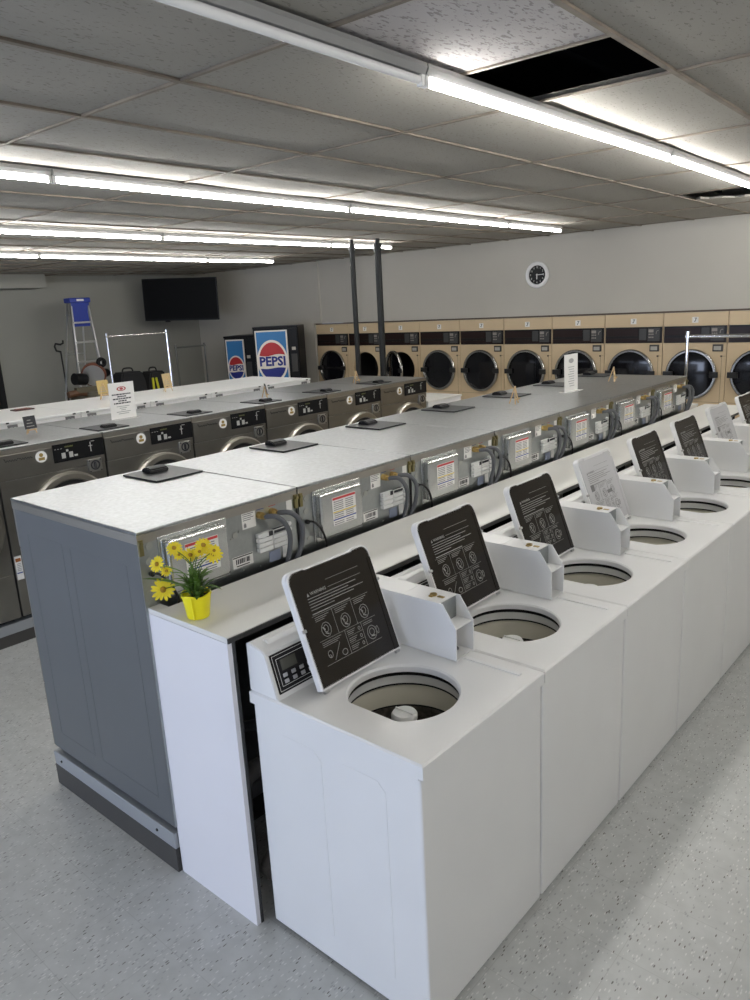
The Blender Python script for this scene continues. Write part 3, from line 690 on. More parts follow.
# ---------------------------------------------------------------- row 4: white machines facing away
def make_white():
    t = thing('white_washer', 'x', 'washing machine')
    q = nb(); box(q, -1.08, -.004, .002, .750, .0, 1.272, 0, .003); obj('cabinet', q, white, t)
    q = nb(); box(q, -1.085, .004, .001, .751, 1.275, 1.30, 0, .005); obj('top', q, white, t)
    for yy in (.105, .640):
        q = nb(); box(q, .0, .006, yy - .045, yy + .045, 1.215, 1.268, 0, .002); lt = obj('latch', q, mat('latch_grey', (.16, .16, .16), .5), t)
        q = nb(); box(q, .006, .010, yy - .025, yy - .005, 1.225, 1.245); box(q, .006, .010, yy + .008, yy + .028, 1.225, 1.245); obj('latch_plate', q, whitep, lt)
        q = nb(); box(q, .0045, .012, yy - .055 if yy < .3 else yy + .03, yy - .03 if yy < .3 else yy + .055, 1.280, 1.292); obj('screw_cover', q, black, t)
    return t
wh = make_white()
wl4 = ['white machine of the back row, at the left edge of the photo',
       'white machine of the back row with the dark red card holder lying on top',
       'white machine of the back row, right behind the white paper sign with red emblem',
       'white machine of the back row, with a small wooden easel beside the chrome rack post',
       'white machine of the back row, in front of the smaller blue vending machine',
       'white machine at the far end of the back row, before the larger vending machine']
for i in range(6):
    o = wh if i == 0 else dup(wh)
    o.location = (-5.65, .62 + .754 * i, 0); o['label'] = wl4[i]; o['group'] = 'white machines of the back row'
# ---------------------------------------------------------------- dark pipes
def pole(x, y, label, rad):
    t = thing('steel_pipe', label, 'pipe', (x, y, 0), 0, 'dark ceiling pipes')
    q = nb(); cyl(q, (0, 0, 0), (0, 0, ZC - .10), rad, 16); obj('pipe', q, poled, t, True)
    q = nb(); cyl(q, (0, 0, ZC - .14), (0, 0, ZC - .06), rad * 1.25, 16); cyl(q, (0, 0, ZC - .06), (0, 0, ZC - .005), rad * .7, 12); obj('coupling', q, poled, t, True)
pole(-5.05, 5.37, 'thin dark steel pipe rising to the ceiling, left of the pair', .030)
pole(-4.845, 5.585, 'thicker dark steel pipe rising to the ceiling, right of the pair', .038)
# ---------------------------------------------------------------- dryers
def make_dryer(state='shut'):
    t = thing('tumble_dryer', 'x', 'dryer'); w = DW
    fz = .0
    q = nb()
    # body: shell with an opening face built as frame pieces so the drum is a real hollow
    box(q, .004, .012, .012, .62, 0, DZ - .003); box(q, w - .012, w - .004, .012, .62, 0, DZ - .003)
    box(q, .004, w - .004, .61, .62, 0, DZ - .003); box(q, .004, w - .004, .012, .62, DZ - .012, DZ - .003); box(q, .004, w - .004, .012, .62, .0, .01)
    obj('cabinet', q, beige, t)
    q = nb(); box(q, .004, w - .004, .0, .012, DZ - .155, DZ - .003, 0, .002); tp = obj('upper_panel', q, beige, t)
    q = nb(); box(q, .33, .40, -.0015, .0, DZ - .12, DZ - .055, 0); st = obj('number_sticker', q, paper, tp)
    q = nb(); T = basis((.365, -.0015, DZ - .088), (1, 0, 0), (0, 0, 1)); tube(q, [T @ Vector(p) for p in ((.008, .02, 0), (.004, .0, 0), (-.004, -.018, 0), (-.012, -.012, 0))], .004, 5); box(q, .355, .385, -.003, -.0015, DZ - .07, DZ - .064); obj('sticker_print', q, ink, st)
    q = nb(); box(q, .012, w - .016, .002, .012, DZ - .345, DZ - .157, 0); cp = obj('control_panel', q, ctrl, t)
    q = nb(); box(q, .02, w - .30, -.002, .002, DZ - .26, DZ - .175, 0, .002); box(q, .015, w - .02, -.001, .003, DZ - .338, DZ - .29, 0); obj('red_window', q, ctrlr, cp)
    q = nb(); box(q, w - .29, w - .20, -.003, .002, DZ - .31, DZ - .175, 0, .003); box(q, w - .185, w - .04, -.003, .002, DZ - .325, DZ - .17, 0, .003); obj('coin_module', q, mat('module_grey', (.05, .05, .05), .4), cp)
    q = nb(); box(q, w - .175, w - .115, -.005, -.003, DZ - .22, DZ - .185); 
    for k in range(3): box(q, w - .172 + .022 * k, w - .158 + .022 * k, -.006, -.003, DZ - .25, DZ - .235)
    for k in range(3): box(q, w - .172 + .022 * k, w - .158 + .022 * k, -.006, -.003, DZ - .285, DZ - .27)
    T = basis((w - .075, -.004, DZ - .215), (1, 0, 0), (0, 0, 1)); tube(q, [T @ Vector(p) for p in ((.022, .018, 0), (0, .012, 0), (-.006, -.004, 0), (-.008, -.025, 0))], .004, 5)
    obj('panel_marks', q, mat('panel_print', (.30, .27, .24), .5), cp)
    # lower front with a round opening
    cx, cz, R0 = w / 2 - .018, DZ - .71, .262
    q = nb(); n = 48; X0, X1, Z0, Z1 = .004, w - .004, .012, DZ - .348; ang = [2 * math.pi * k / n for k in range(n)]
    for px_, pz_ in ((X0, Z0), (X1, Z0), (X0, Z1), (X1, Z1)):
        a = math.atan2(pz_ - cz, px_ - cx) % (2 * math.pi); k = min(range(n), key=lambda i: abs((ang[i] - a + math.pi) % (2 * math.pi) - math.pi)); ang[k] = a
    def hit(a):
        c_, s_ = math.cos(a), math.sin(a); ts = []
        if abs(c_) > 1e-6: ts.append(((X1 if c_ > 0 else X0) - cx) / c_)
        if abs(s_) > 1e-6: ts.append(((Z1 if s_ > 0 else Z0) - cz) / s_)
        return cx + c_ * min(ts), cz + s_ * min(ts)
    A = [q.verts.new((hit(a)[0], 0, hit(a)[1])) for a in ang]; B = [q.verts.new((cx + R0 * math.cos(a), 0, cz + R0 * math.sin(a))) for a in ang]; C_ = [q.verts.new((cx + R0 * math.cos(a), .04, cz + R0 * math.sin(a))) for a in ang]
    A2 = [q.verts.new((v.co.x, .011, v.co.z)) for v in A]
    for P_, Q_ in ((A, B), (B, C_), (A2, A)):
        for k in range(n): q.faces.new((P_[k], P_[(k + 1) % n], Q_[(k + 1) % n], Q_[k]))
    bmesh.ops.recalc_face_normals(q, faces=q.faces[:])
    for x0_, x1_, z0_, z1_ in ((w - .052, w - .049, .55, DZ - .50), (w - .052, w - .012, DZ - .50, DZ - .497), (.02, w - .02, DZ - 1.03, DZ - 1.027)): box(q, x0_, x1_, -.001, .001, z0_, z1_, 1)
    box(q, w - .065, w - .045, -.008, .0, DZ - .51, DZ - .49, 1)
    obj('front_panel', q, [beige, beige_e], t)
    q = nb(); lathe(q, [(R0 + .002, .04), (R0 + .03, .10), (R0 + .03, .55), (.001, .56)], (cx, 0, cz), 40, axis='y'); obj('drum', q, mat('drum_dark', (.035, .034, .033), .4, .6), t, True)
    q = nb(); box(q, w - .155, w - .04, -.012, .0, DZ - .445, DZ - .365, 0, .003); bx = obj('coin_box_lock', q, mat('lock_plate', (.045, .04, .036), .4), t)
    q = nb(); box(q, w - .14, w - .06, -.0135, -.012, DZ - .43, DZ - .385); obj('lock_sticker', q, mat('pale_sticker', (.42, .40, .36), .6), bx)
    # door
    def ring(prof, m_, nm, par, T=None):
        q = nb(); lathe(q, prof, (0, 0, 0), 48, axis='y')
        if T is not None:
            for v in q.verts: v.co = T @ v.co
        return obj(nm, q, m_, par, True)
    T = Matrix.Translation((cx, 0, cz)) if state != 'ajar' else Matrix.Translation((cx - .27, -.012, cz)) @ Matrix.Rotation(math.radians(-25), 4, 'Z') @ Matrix.Translation((.27, 0, 0))
    if state != 'gone':
        q = nb(); lathe(q, [(.262, -.004), (.292, -.006), (.292, -.030), (.280, -.040), (.262, -.040), (.255, -.030), (.255, -.010), (.262, -.004)], (0, 0, 0), 48, axis='y')
        for v in q.verts: v.co = T @ v.co
        dr = obj('door', q, mat('door_chrome', (.42, .41, .39), .25, 1), t, True)
        ring([(.256, -.014), (.20, -.020), (.10, -.026), (.001, -.028)], glass, 'door_glass', dr, T)
        q = nb(); box(q, -.315, -.20, -.052, -.03, -.03, .035, 0, .004, T=T); box(q, .22, .312, -.052, -.03, -.03, .035, 0, .004, T=T); obj('door_handle', q, black, dr)
        if state == 'band':
            q = nb(); box(q, -.20, .22, -.034, -.026, -.012, .016, 0, .003, T=T); obj('door_band', q, black, dr)
    return t
dl = ['beige dryer at the left end of the bank, beside the wall corner',
      'beige dryer behind the left dark pipe, with its door hole black',
      'beige dryer with its round chrome door standing open, right of the dark pipes',
      'beige dryer first to the right of the one with the open door',
      'beige dryer just left of the one below the wall clock',
      'beige dryer directly below the round wall clock',
      'beige dryer right behind the upright white paper sign',
      'beige dryer above the far small easel stand',
      'beige dryer behind the chrome garment rack post',
      'beige dryer cut off by the right edge of the photo']
dA = make_dryer('shut'); dD = make_dryer('band'); dB = make_dryer('ajar'); dC = make_dryer('gone')
for i in range(NDR):
    if i == 2: o = dB
    elif i == 1: o = dC
    elif i == 0: o = dD
    elif i == 3: o = dA
    else: o = dup(dA)
    o.location = (DX0 + DW * i, YF - .012, 0); o['group'] = 'beige dryers along the back wall'
    o['label'] = dl[i] if i < len(dl) else 'beige dryer standing beyond the right edge of the photo'
# ---------------------------------------------------------------- wall clock
t = thing('wall_clock', 'round wall clock with white rim and black face above dryers', 'clock', (-4.01, YF, 2.40))
q = nb(); lathe(q, [(.118, -.004), (.165, -.004), (.168, -.025), (.155, -.042), (.130, -.040), (.122, -.022), (.118, -.020)], (0, 0, 0), 48, axis='y'); obj('rim', q, white, t, True)
q = nb(); lathe(q, [(.124, -.0205), (.001, -.021)], (0, 0, 0), 48, axis='y'); fc = obj('face', q, blackp, t)
q = nb()
for k in range(1, 13):
    a = math.pi / 2 - 2 * math.pi * k / 12; text(q, str(k), .034, basis((.094 * math.cos(a), -.0212, .094 * math.sin(a)), (1, 0, 0), (0, 0, 1)), bold=.01)
obj('numerals', q, mat('clock_print', (.55, .55, .52), .6), fc)
q = nb()
for a, L, w_ in ((math.radians(2), .095, .004), (math.radians(-92), .055, .006)):
    T = Matrix.Translation((0, -.024, 0)) @ Matrix.Rotation(-a, 4, 'Y'); box(q, -.015, L, -.001, .001, -w_, w_, T=T)
cyl(q, (0, -.021, 0), (0, -.027, 0), .008, 12); obj('hands', q, paper, t)

# ---------------------------------------------------------------- vending machines
def vending(x0, yf, rz, w, d, h, split, zt, label, group):
    t = thing('vending_machine', label, 'vending machine', (x0, yf, 0), math.radians(rz), group)
    q = nb(); box(q, 0, w, .03, d, .08, h - .02, 0, .008); box(q, .02, w - .02, .05, d - .02, .0, .08); box(q, .0, w, .0, d, h - .035, h, 0, .006); obj('cabinet', q, blackp, t)
    q = nb(); box(q, split, w - .01, .0, .03, .10, h - .04, 0, .006); se = obj('selection_panel', q, blackp, t)
    q = nb(); zz = h - .38
    k0 = .09 if h > 1.8 else .07; box(q, split + k0 - .03, split + k0 + .03, -.006, 0, zz, zz + .05); obj('selection_buttons', q, mat('button_cream', (.45, .42, .36), .5), se)
    q = nb(); box(q, split + k0 - .045, split + k0 + .05, -.012, 0, zz - .34, zz - .06, 0, .004); obj('coin_module', q, mat('module_dark', (.035, .033, .03), .5), se)
    a0, a1, z0, z1 = .03, split - .005, .12, h - .06
    q = nb(); box(q, a0, a1, .0, .03, z0, z1, 0, .004); pn = obj('display_front', q, pepw, t)
    m = .022; cx = (a0 + a1) / 2; hw = (a1 - a0) / 2 - m; HH = z1 - z0; cz = zt; rv = hw * 1.08
    def layer(nm, poly, m_, k):
        q = nb(); prism(q, poly, -.0015 * k, -.0015 * k + .0012); obj(nm, q, m_, pn)
    layer('blue_field', [(a0 + m, z0 + m), (a1 - m, z0 + m), (a1 - m, z1 - m), (a0 + m, z1 - m)], pepb, 1)
    hw *= 1.04; rv = hw * 1.28
    def ell(rx, rz): return [(cx + rx * math.cos(2 * math.pi * k / 48), cz + rz * math.sin(2 * math.pi * k / 48)) for k in range(48)]
    layer('emblem_disc', ell(hw, rv * 1.05), pepw, 2)
    def wavy(sign, off, rx, rz):
        # cap of the disc above or below a wavy line
        pts = []; n = 24
        def lim(z): return rx * math.sqrt(max(0, 1 - ((z) / rz) ** 2))
        zl = off; xl = lim(abs(zl))
        a_ = math.asin(min(1, abs(off) / rz))
        arcp = [(cx + rx * math.cos(a), cz + sign * rz * math.sin(a)) for a in [a_ + (math.pi - 2 * a_) * k / n for k in range(n + 1)]]
        line = [(cx - xl + 2 * xl * k / 12, cz + sign * (off - (0 if k in (0, 12) else (1 if sign > 0 else -.6) * .05 * rz * math.sin(k / 12 * 2 * math.pi)))) for k in range(1, 12)]
        return arcp + line
    layer('red_wave', wavy(1, rv * .30, hw * .88, rv * .93), pepr, 3)
    layer('blue_wave', wavy(-1, rv * .34, hw * .88, rv * .93), pepd, 3)
    q = nb(); text(q, 'PEPSI', hw * .80, basis((cx, -.0062, cz - rv * .02), (1, 0, 0), (0, 0, 1)), bold=.035, width=.98); obj('lettering', q, pepd, pn)
    q = nb(); box(q, a0 + .1, a1 - .1, -.02, -.002, .16, .30, 0, .006); obj('delivery_door', q, blackp, t)
    return t
vending(-9.57, 6.92, 25, .60, .58, 1.74, .38, 1.20, 'smaller blue and red cola vending machine, left of the pair', 'cola vending machines')
vending(-8.45, 6.64, 35, .73, .55, 1.885, .56, 1.34, 'larger blue and red cola vending machine, right of the pair', 'cola vending machines')
# ---------------------------------------------------------------- television hung across the corner
ang = math.atan2(.73, 1.11); t = thing('television', 'large black flat television hung across the left corner', 'television', (-10.19, 6.58, 2.395), ang)
q = nb(); box(q, -.665, .665, -.02, .02, -.352, .352, 0, .006); 
RT = Matrix.Rotation(math.radians(1.6), 4, 'Y')
for v in q.verts: v.co = RT @ v.co
obj('frame', q, blackp, t)
q = nb(); box(q, -.648, .648, -.0215, -.0205, -.325, .338, T=RT); obj('screen', q, mat('black_screen', (.003, .003, .003), .5, spec=.12), t)
q = nb(); box(q, -.30, -.22, -.022, .015, -.375, -.350, 0, .003, T=RT); obj('sensor_box', q, blackp, t)
q = nb(); box(q, -.2, .2, .02, .05, -.15, .15, 0, .004); tube(q, [(0, .05, 0), (.0, .55, 0), (.0, 1.55, .0)], .03, 8); obj('wall_arm', q, blackp, t)
# ---------------------------------------------------------------- stepladder
t = thing('stepladder', 'aluminium stepladder with blue top cap standing by the left wall', 'ladder', (-10.45, 4.83, 0))
q = nb(); box(q, -.09, .10, -.175, .175, 2.40, 2.475, 0, .012); prism(q, [(-.15, 2.41), (.15, 2.41), (.12, 2.04), (-.16, 2.04)], .060, .085, 'x')
obj('top_cap', q, blueplastic, t)
q = nb(); box(q, .095, .101, -.06, .06, 2.425, 2.455); obj('cap_label', q, paper, t)
def rail(y0, y1, x1, w_=.018):
    q = nb(); tube(q, [(.05 if x1 > 0 else -.08, y0, 2.42), (x1, y1, .0)], w_, 6); return obj('rail', q, alu, t)
rail(-.14, -.47, .55, .024); rail(.14, .06, .55, .024); rail(-.12, -.42, -.30, .014); rail(.12, .02, -.30, .014)
for k in range(1, 8):
    z = .30 * k; s = (2.42 - z) / 2.42; x = .05 + .50 * s; ya, yb_ = -.14 - .33 * s, .14 - .08 * s
    q = nb(); box(q, x - .045, x + .045, ya, yb_, z - .014, z + .014, 0, .003); obj('step', q, alu, t)
    if k % 2:
        q = nb(); cyl(q, (-.08 - .22 * s, -.12 - .30 * s, z + .12), (-.08 - .22 * s, .12 - .10 * s, z + .12), .010, 8); obj('brace', q, alu, t)
# ---------------------------------------------------------------- garment racks
def rack(x0, y0, x1, y1, h, label, m_, double=False):
    dx, dy = x1 - x0, y1 - y0; L = math.hypot(dx, dy)
    t = thing('garment_rack', label, 'clothes rack', (x0, y0, 0), math.atan2(dy, dx), 'rolling garment racks')
    q = nb(); cyl(q, (-.02, 0, h), (L + .02, 0, h), .016, 12); obj('hanging_bar', q, m_, t, True)
    for x in (0, L):
        q = nb(); cyl(q, (x, 0, .10), (x, 0, h - .01), .014, 10); cyl(q, (x, 0, h - .02), (x, 0, h + .045), .020, 10); obj('post', q, m_, t, True)
        q = nb(); cyl(q, (x, -.25, .09), (x, .25, .09), .013, 10); ft = obj('foot', q, m_, t, True)
        q = nb()
        for y in (-.24, .24): cyl(q, (x - .012, y, .04), (x + .012, y, .04), .04, 16)
        obj('castors', q, black, ft, True)
    q = nb(); cyl(q, (0, 0, .30), (L, 0, .30), .012, 10); obj('lower_bar', q, m_, t, True)
rack(-8.75, 4.28, -8.75, 5.25, 1.890, 'chrome garment rack in front of the left wall, right of the ladder', chrome)
rack(-9.85, 6.14, -9.85, 6.72, 1.61, 'narrow dull grey garment rack left of the vending machines', mat('dull_grey_tube', (.18, .18, .17), .45, .6))
rack(-1.43, 6.0, -.1, 6.0, 1.69, 'chrome garment rack in front of the dryers at right', chrome)
# ---------------------------------------------------------------- tall black stand
t = thing('pole_stand', 'thin black pole stand with a bent hook, left of the stepladder', 'stand', (-11.08, 4.76, 0))
q = nb(); tube(q, [(0, .03, .02), (0, 0, 1.66)], .013, 8); obj('pole', q, black, t, True)
q = nb(); tube(q, [(0, 0, 1.65), (0, -.07, 1.67), (0, -.09, 1.74), (0, -.07, 1.785), (0, .01, 1.765), (0, .06, 1.785), (0, .065, 1.83)], .016, 8); obj('hook', q, black, t, True)
q = nb(); cyl(q, (0, .03, 0), (0, .03, .025), .12, 24); obj('base', q, black, t, True)
# ---------------------------------------------------------------- work table with saw and bags
t = thing('work_table', 'plain work table against the left side, behind the white machines', 'table', (-9.50, 4.72, 0))
q = nb(); box(q, -.33, .33, -1.05, .95, .90, .93, 0, .004); obj('tabletop', q, mat('table_grey', (.25, .24, .22), .6), t)
for x in (-.28, .28):
    for y in (-.98, .88):
        q = nb(); cyl(q, (x, y, 0), (x, y, .90), .018, 8); obj('leg', q, alu, t)
t = thing('mitre_saw', 'mitre saw with reddish blade guard and black motor on work table', 'saw', (-9.50, 4.38, .93))
q = nb(); box(q, -.22, .22, -.26, .26, .05, .11, 0, .01); cyl(q, (0, 0, .10), (0, 0, .17), .13, 24); box(q, -.04, .04, -.28, .28, .17, .25, 0, .006)
for x in (-.18, .18):
    for y in (-.22, .22): cyl(q, (x, y, 0), (x, y, .06), .02, 8)
obj('base', q, mat('saw_cast', (.13, .115, .08), .5, .5), t)
q = nb(); lathe(q, [(.001, -.006), (.15, -.006), (.155, 0), (.15, .006), (.001, .006)], (0.02, .02, .40), 36, axis='y')
RZ = Matrix.Translation((.02, .02, .40)) @ Matrix.Rotation(math.radians(55), 4, 'Z') @ Matrix.Rotation(math.radians(12), 4, 'X') @ Matrix.Translation((-.02, -.02, -.40))
for v in q.verts: v.co = RZ @ v.co
obj('blade', q, alu, t, True)
q = nb(); lathe(q, [(.10, .010), (.165, .010), (.178, .03), (.178, .075), (.15, .085), (.001, .085)], (0.02, .02, .40), 36, axis='y')
for v in q.verts: v.co = RZ @ v.co
obj('blade_guard', q, mat('saw_guard', (.20, .075, .045), .5), t, True)
q = nb(); cyl(q, (.02, .10, .44), (-.02, .26, .42), .062, 20); cyl(q, (-.02, .26, .42), (-.03, .29, .415), .045, 16); cyl(q, (.05, -.30, .38), (.02, -.12, .36), .085, 20); obj('motor', q, blackp, t, True)
q = nb(); lathe(q, [(.030, -.03), (.070, -.028), (.080, 0), (.070, .028), (.030, .030), (.025, 0), (.030, -.03)], (.06, .15, .58), 24, axis='x'); tube(q, [(.02, .06, .50), (.05, .14, .55)], .02, 8); obj('handle', q, blackp, t, True)
q = nb(); tube(q, smooth_path([(0, -.40, .16), (0, -.25, .17), (0, -.05, .14)]), [.045, .05, .05, .05, .05, .05, .045, .04, .04, .04, .04, .04, .04], 10); obj('front_arm', q, wood_d, t, True)
def bag(y, w_, h_, label, strap):
    t = thing('tool_bag', label, 'bag', (-9.5, y, .93), 0, 'black tool bags')
    q = nb(); prism(q, [(-w_ / 2, 0), (w_ / 2, 0), (w_ / 2 * .96, h_ * .62), (w_ / 2 * .72, h_), (-w_ / 2 * .72, h_), (-w_ / 2 * .98, h_ * .55)], -.14, .14, 'x'); bmesh.ops.bevel(q, geom=q.edges[:], offset=.02, segments=2, affect='EDGES'); obj('body', q, mat('bag_black', (.010, .010, .011), .8), t, True)
    q = nb(); tube(q, smooth_path([(0, -w_ * .2, h_ * .97), (0, -w_ * .14, h_ + .05), (0, w_ * .14, h_ + .05), (0, w_ * .2, h_ * .97)]), .012, 6); obj('strap', q, black, t, True)
    for yy, tl in strap:
        q = nb(); T = Matrix.Translation((.146, yy, .0)) @ Matrix.Rotation(tl, 4, 'X'); box(q, 0, .012, -.018, .018, h_ * .2, h_ * .75, 0, .003, T=T); obj('yellow_strap', q, mat('hi_vis_yellow', (.55, .52, .02), .6), t)
bag(4.98, .46, .40, 'plain black tool bag on the work table, between saw and yellow-marked bag', [])
bag(5.42, .34, .37, 'black tool bag with yellow straps on the work table', [(-.11, 0), (-.01, .15), (.09, 0)])
# ---------------------------------------------------------------- paper signs in clear stands
def sign(x, y, z, w_, h_, lean, label, style):
    t = thing('paper_sign', label, 'sign', (x, y, z), 0, 'upright paper signs'); T = Matrix.Rotation(lean, 4, 'Y')
    q = nb(); box(q, -.0015, .0015, -w_ / 2, w_ / 2, .004, h_, T=T); sh = obj('sheet', q, paper, t)
    q = nb(); box(q, -.045, .045, -w_ / 2 - .004, w_ / 2 + .004, 0, .004, 0, .001); obj('stand_foot', q, mat('clear_stand', (.72, .72, .70), .15), t)
    q = nb(); k = w_ / .216
    if style == 'emblem':
        n0 = []
        for a_, c_, m_ in ((.040, .017, 0), (.028, .011, 2), (.016, .009, 0)):
            prism(q, [(a_ * k * math.cos(2 * math.pi * i / 24), h_ - .048 * k + c_ * k * math.sin(2 * math.pi * i / 24)) for i in range(24)], .0015 + (.0003 * (3 - a_ / .016 if m_ else 1)), .0022 + .0004 * (3 if a_ < .02 else 2 if m_ else 1), 'x', m_, T)
        rows = [(.085, .085), (.102, .04), (.119, .08), (.136, .035), (.153, .075)]
        for zz, hw in rows:
            y0 = -hw
            while y0 < hw - .01: wd = random.uniform(.010, .024); box(q, .0015, .0023, y0 * k, min(y0 + wd, hw) * k, h_ - (zz + .010) * k, h_ - zz * k, 1, T=T); y0 += wd + .004
        for zz, hw in ((.180, .055), (.194, .03), (.208, .02), (.222, .06), (.236, .045)):
            box(q, .0015, .0023, -hw * k, hw * k, h_ - (zz + .005) * k, h_ - zz * k, 3, T=T)
    else:
        prism(q, [(.04 * math.cos(2 * math.pi * i / 20), h_ - .05 + .018 * math.sin(2 * math.pi * i / 20)) for i in range(20)], .0015, .0022, 'x', 3, T)
        for i in range(9): box(q, .0015, .0023, -.05 + .01 * (i % 3), .05 - .008 * (i % 2), h_ - .10 - .018 * i, h_ - .095 - .018 * i, 3, T=T)
    obj('printing', q, [mat('sign_red', (.42, .08, .08), .6), ink, paper, mat('sign_grey', (.35, .35, .34), .6)], sh)
sign(-4.44, 1.86, 1.337, .225, .292, math.radians(2), 'white paper sign with red oval emblem standing on the stainless machines', 'emblem')
sign(-1.62, 4.04, 1.397, .216, .285, math.radians(-1), 'white paper sign standing on the near grey machine tops before the dryers', 'plain')
# ---------------------------------------------------------------- little wooden easels
def easel(x, y, z, rz, h, label, card=None):
    t = thing('wooden_easel', label, 'easel', (x, y, z), rz, 'little wooden easels')
    for s in (-1, 1):
        q = nb(); tube(q, [(.0, s * h * .36, .004), (-.012, s * .004, h)], .0045, 6); obj('leg', q, woodp, t)
    q = nb(); tube(q, [(-h * .42, 0, .004), (-.014, 0, h * .96)], .0045, 6); obj('leg', q, woodp, t)
    q = nb(); box(q, .0, .016, -h * .34, h * .34, h * .26, h * .33, 0, .001); obj('ledge', q, woodp, t)
    if card:
        q = nb(); T = Matrix.Rotation(math.radians(-8), 4, 'Y'); hh = h * 1.05
        box(q, .004, .008, -h * .42, h * .42, h * .36, h * .36 + hh * .8, 0, T=T); c_ = obj('card', q, card, t)
        q = nb()
        for k in range(3): box(q, .008, .009, -h * .3 + .006 * k, h * .25 - .01 * k, h * .5 + .022 * k, h * .5 + .006 + .022 * k, T=T)
        obj('card_print', q, printw, c_)
easel(-1.640, 3.26, 1.397, .3, .125, 'pale wooden easel on the near grey machine tops, in front of a soap hatch')
easel(-1.575, 4.74, 1.397, .3, .125, 'pale wooden easel at the far end of the near grey machine tops')
easel(-4.40, 1.08, 1.337, .1, .11, 'wooden easel with black card on the stainless machine at far left', ink)
easel(-4.31, 3.27, 1.337, 1.0, .11, 'wooden easel with dark card, in front of the vending machines', ink)
easel(-4.28, 4.50, 1.337, .3, .13, 'wooden easel on the stainless machines at the foot of dark pipes')
easel(-6.34, 2.78, 1.301, .1, .17, 'wooden easel on the white machines, half hidden by the emblem sign', mat('yellow_card', (.45, .33, .12), .6))
easel(-6.26, 3.52, 1.301, .3, .17, 'wooden easel with tan card on white machines, beside chrome rack post', mat('tan_card', (.50, .38, .20), .6))
q = nb(); box(q, -6.82 + .35, -6.82 + .47, 1.83, 2.02, 1.3015, 1.312, 0, .002); box(q, -6.45, -6.37, 1.86, 1.99, 1.312, 1.316, 1); tag(obj('card_holder', q, [mat('red_dark_card', (.22, .06, .04), .5), ink]), 'small dark red card holder lying on the white machines at left', 'card')
# ---------------------------------------------------------------- flower pot
t = thing('potted_daisies', 'yellow daisies with green leaves in a bright yellow pot on white shelf end', 'potted plant', (-.967, .009, 1.1125))
q = nb(); lathe(q, [(.001, .001), (.036, .001), (.038, .004), (.049, .080), (.052, .082), (.052, .088), (.047, .088), (.045, .074), (.001, .072)], (0, 0, 0), 40)
for v in q.verts:
    rr = math.hypot(v.co.x, v.co.y); a = math.atan2(v.co.y, v.co.x)
    if rr > .03: k = 1 + .015 * math.sin(3 * a + 1); v.co.x *= k; v.co.y *= k; v.co.z += .003 * math.sin(4 * a) * v.co.z / .08
obj('pot', q, yel, t, True)
for s in (-.35, 2.6):
    q = nb(); a = s + math.radians(-35); tube(q, [(.052 * math.cos(a), .052 * math.sin(a), .086), (.050 * math.cos(a), .050 * math.sin(a), .05), (.043 * math.cos(a), .043 * math.sin(a), .012), (.046 * math.cos(a), .046 * math.sin(a), .004)], .003, 6)
    obj('pot_ribbon', q, yel, t, True)
q = nb(); lathe(q, [(.001, .075), (.045, .074)], (0, 0, 0), 24); obj('soil', q, soil, t)
CV = Vector((1.12, -1.39, 2.1)) - Vector((-.957, .018, 1.25)); CV.normalize()
O = Vector((-.957, .018, 1.1125))
fl_pts = [((-1.061, -.043, 1.209), .043, (.35, -.1, -.15)), ((-1.088, -.037, 1.293), .032, (-.5, -.5, .35)), ((-1.05, .013, 1.344), .031, (-.2, -.1, .8)), ((-.977, .082, 1.348), .032, (.0, .1, .8)),
          ((-.946, .097, 1.318), .036, (.3, .3, .3)), ((-1.006, .045, 1.318), .029, (.1, .1, .6)), ((-1.062, -.020, 1.268), .022, (-.1, -.2, .6)), ((-.972, .060, 1.332), .022, (.2, .2, .5)), ((-1.035, .02, 1.322), .022, (.1, -.3, .4)), ((-.93, .09, 1.335), .022, (.5, .3, .6))]
stems = nb()
def leaf(bm, base, tip, w_, bend=.02):
    base, tip = Vector(base), Vector(tip); d = tip - base; s = d.cross(Vector((0, 0, 1)))
    s = s.normalized() if s.length > 1e-4 else Vector((1, 0, 0)); prev = None; n = 6
    up = s.cross(d).normalized()
    for k in range(n + 1):
        f_ = k / n; c = base + d * f_ + up * bend * math.sin(math.pi * f_); w = w_ * math.sin(math.pi * min(1, f_ * .92 + .08)) ** .8 * (1 if k % 2 else .8) + .0003
        row = [bm.verts.new(c - s * w), bm.verts.new(c - up * w * .25), bm.verts.new(c + s * w)]
        if prev: bm.faces.new((prev[0], prev[1], row[1], row[0])); bm.faces.new((prev[1], prev[2], row[2], row[1]))
        prev = row
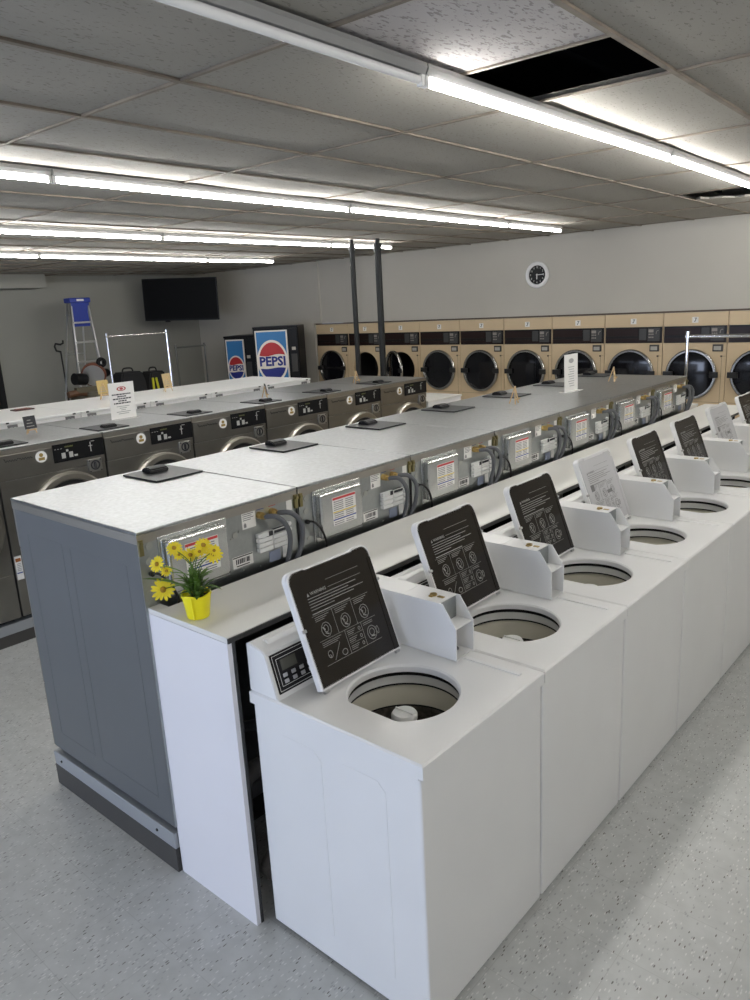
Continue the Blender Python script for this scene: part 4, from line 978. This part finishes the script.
for P_, rad, off in fl_pts:
    c = Vector(P_) - O; nrm = (CV + Vector(off)).normalized(); s_, t_ = frame(nrm)
    q = nb(); npt = 15
    for k in range(npt):
        a = 2 * math.pi * k / npt + random.uniform(-.08, .08); L = rad * random.uniform(.88, 1.05); d = s_ * math.cos(a) + t_ * math.sin(a); sd = nrm.cross(d); w = rad * .135
        rows = []
        for f_, ww in ((.18, .5), (.5, 1), (.82, .95), (1.0, .35)):
            cc = c + d * L * f_ + nrm * (.006 * f_ * (1.2 - f_)) * rad / .03; rows.append((q.verts.new(cc - sd * w * ww), q.verts.new(cc + nrm * -.0015), q.verts.new(cc + sd * w * ww)))
        for A, B in zip(rows, rows[1:]):
            q.faces.new((A[0], A[1], B[1], B[0])); q.faces.new((A[1], A[2], B[2], B[1]))
    bl = obj('daisy', q, petal, t, True)
    q = nb(); bmesh.ops.create_icosphere(q, subdivisions=2, radius=rad * .26)
    for v in q.verts: v.co = c + v.co * (1 + .08 * math.sin(v.co.x * 3000)) + nrm * .001
    obj('daisy_centre', q, petalc, bl, True)
    b0 = Vector((random.uniform(-.02, .02), random.uniform(-.02, .02), .072)); mid = (b0 + c) / 2 + Vector((-c.x * .25, -c.y * .25, .03))
    tube(stems, smooth_path([b0, mid, c - nrm * .004]), .0018, 5)
obj('stems', stems, leafm, t, True)
q = nb(); R_ = random.Random(11)
for k in range(85):
    a = R_.uniform(0, 2 * math.pi); rr = R_.uniform(.0, .022); b0 = Vector((rr * math.cos(a), rr * math.sin(a), .074 + R_.uniform(0, .055)))
    a += R_.uniform(-.6, .6); L = R_.uniform(.03, .075); el = R_.uniform(.1, 1.3)
    tip = b0 + Vector((math.cos(a) * math.cos(el), math.sin(a) * math.cos(el), math.sin(el))) * L
    leaf(q, b0, tip, R_.uniform(.004, .009), R_.uniform(.002, .012))
leaf(q, Vector((-.04, -.02, .11)), Vector((-1.12, -.085, 1.248)) - O, .012, .01)
leaf(q, Vector((.0, .02, .10)), Vector((-.905, .09, 1.197)) - O, .008, .012)
leaf(q, Vector((-.03, -.01, .09)), Vector((-1.06, .0, 1.21)) - O, .009, .012)
obj('leaves', q, leafm, t)
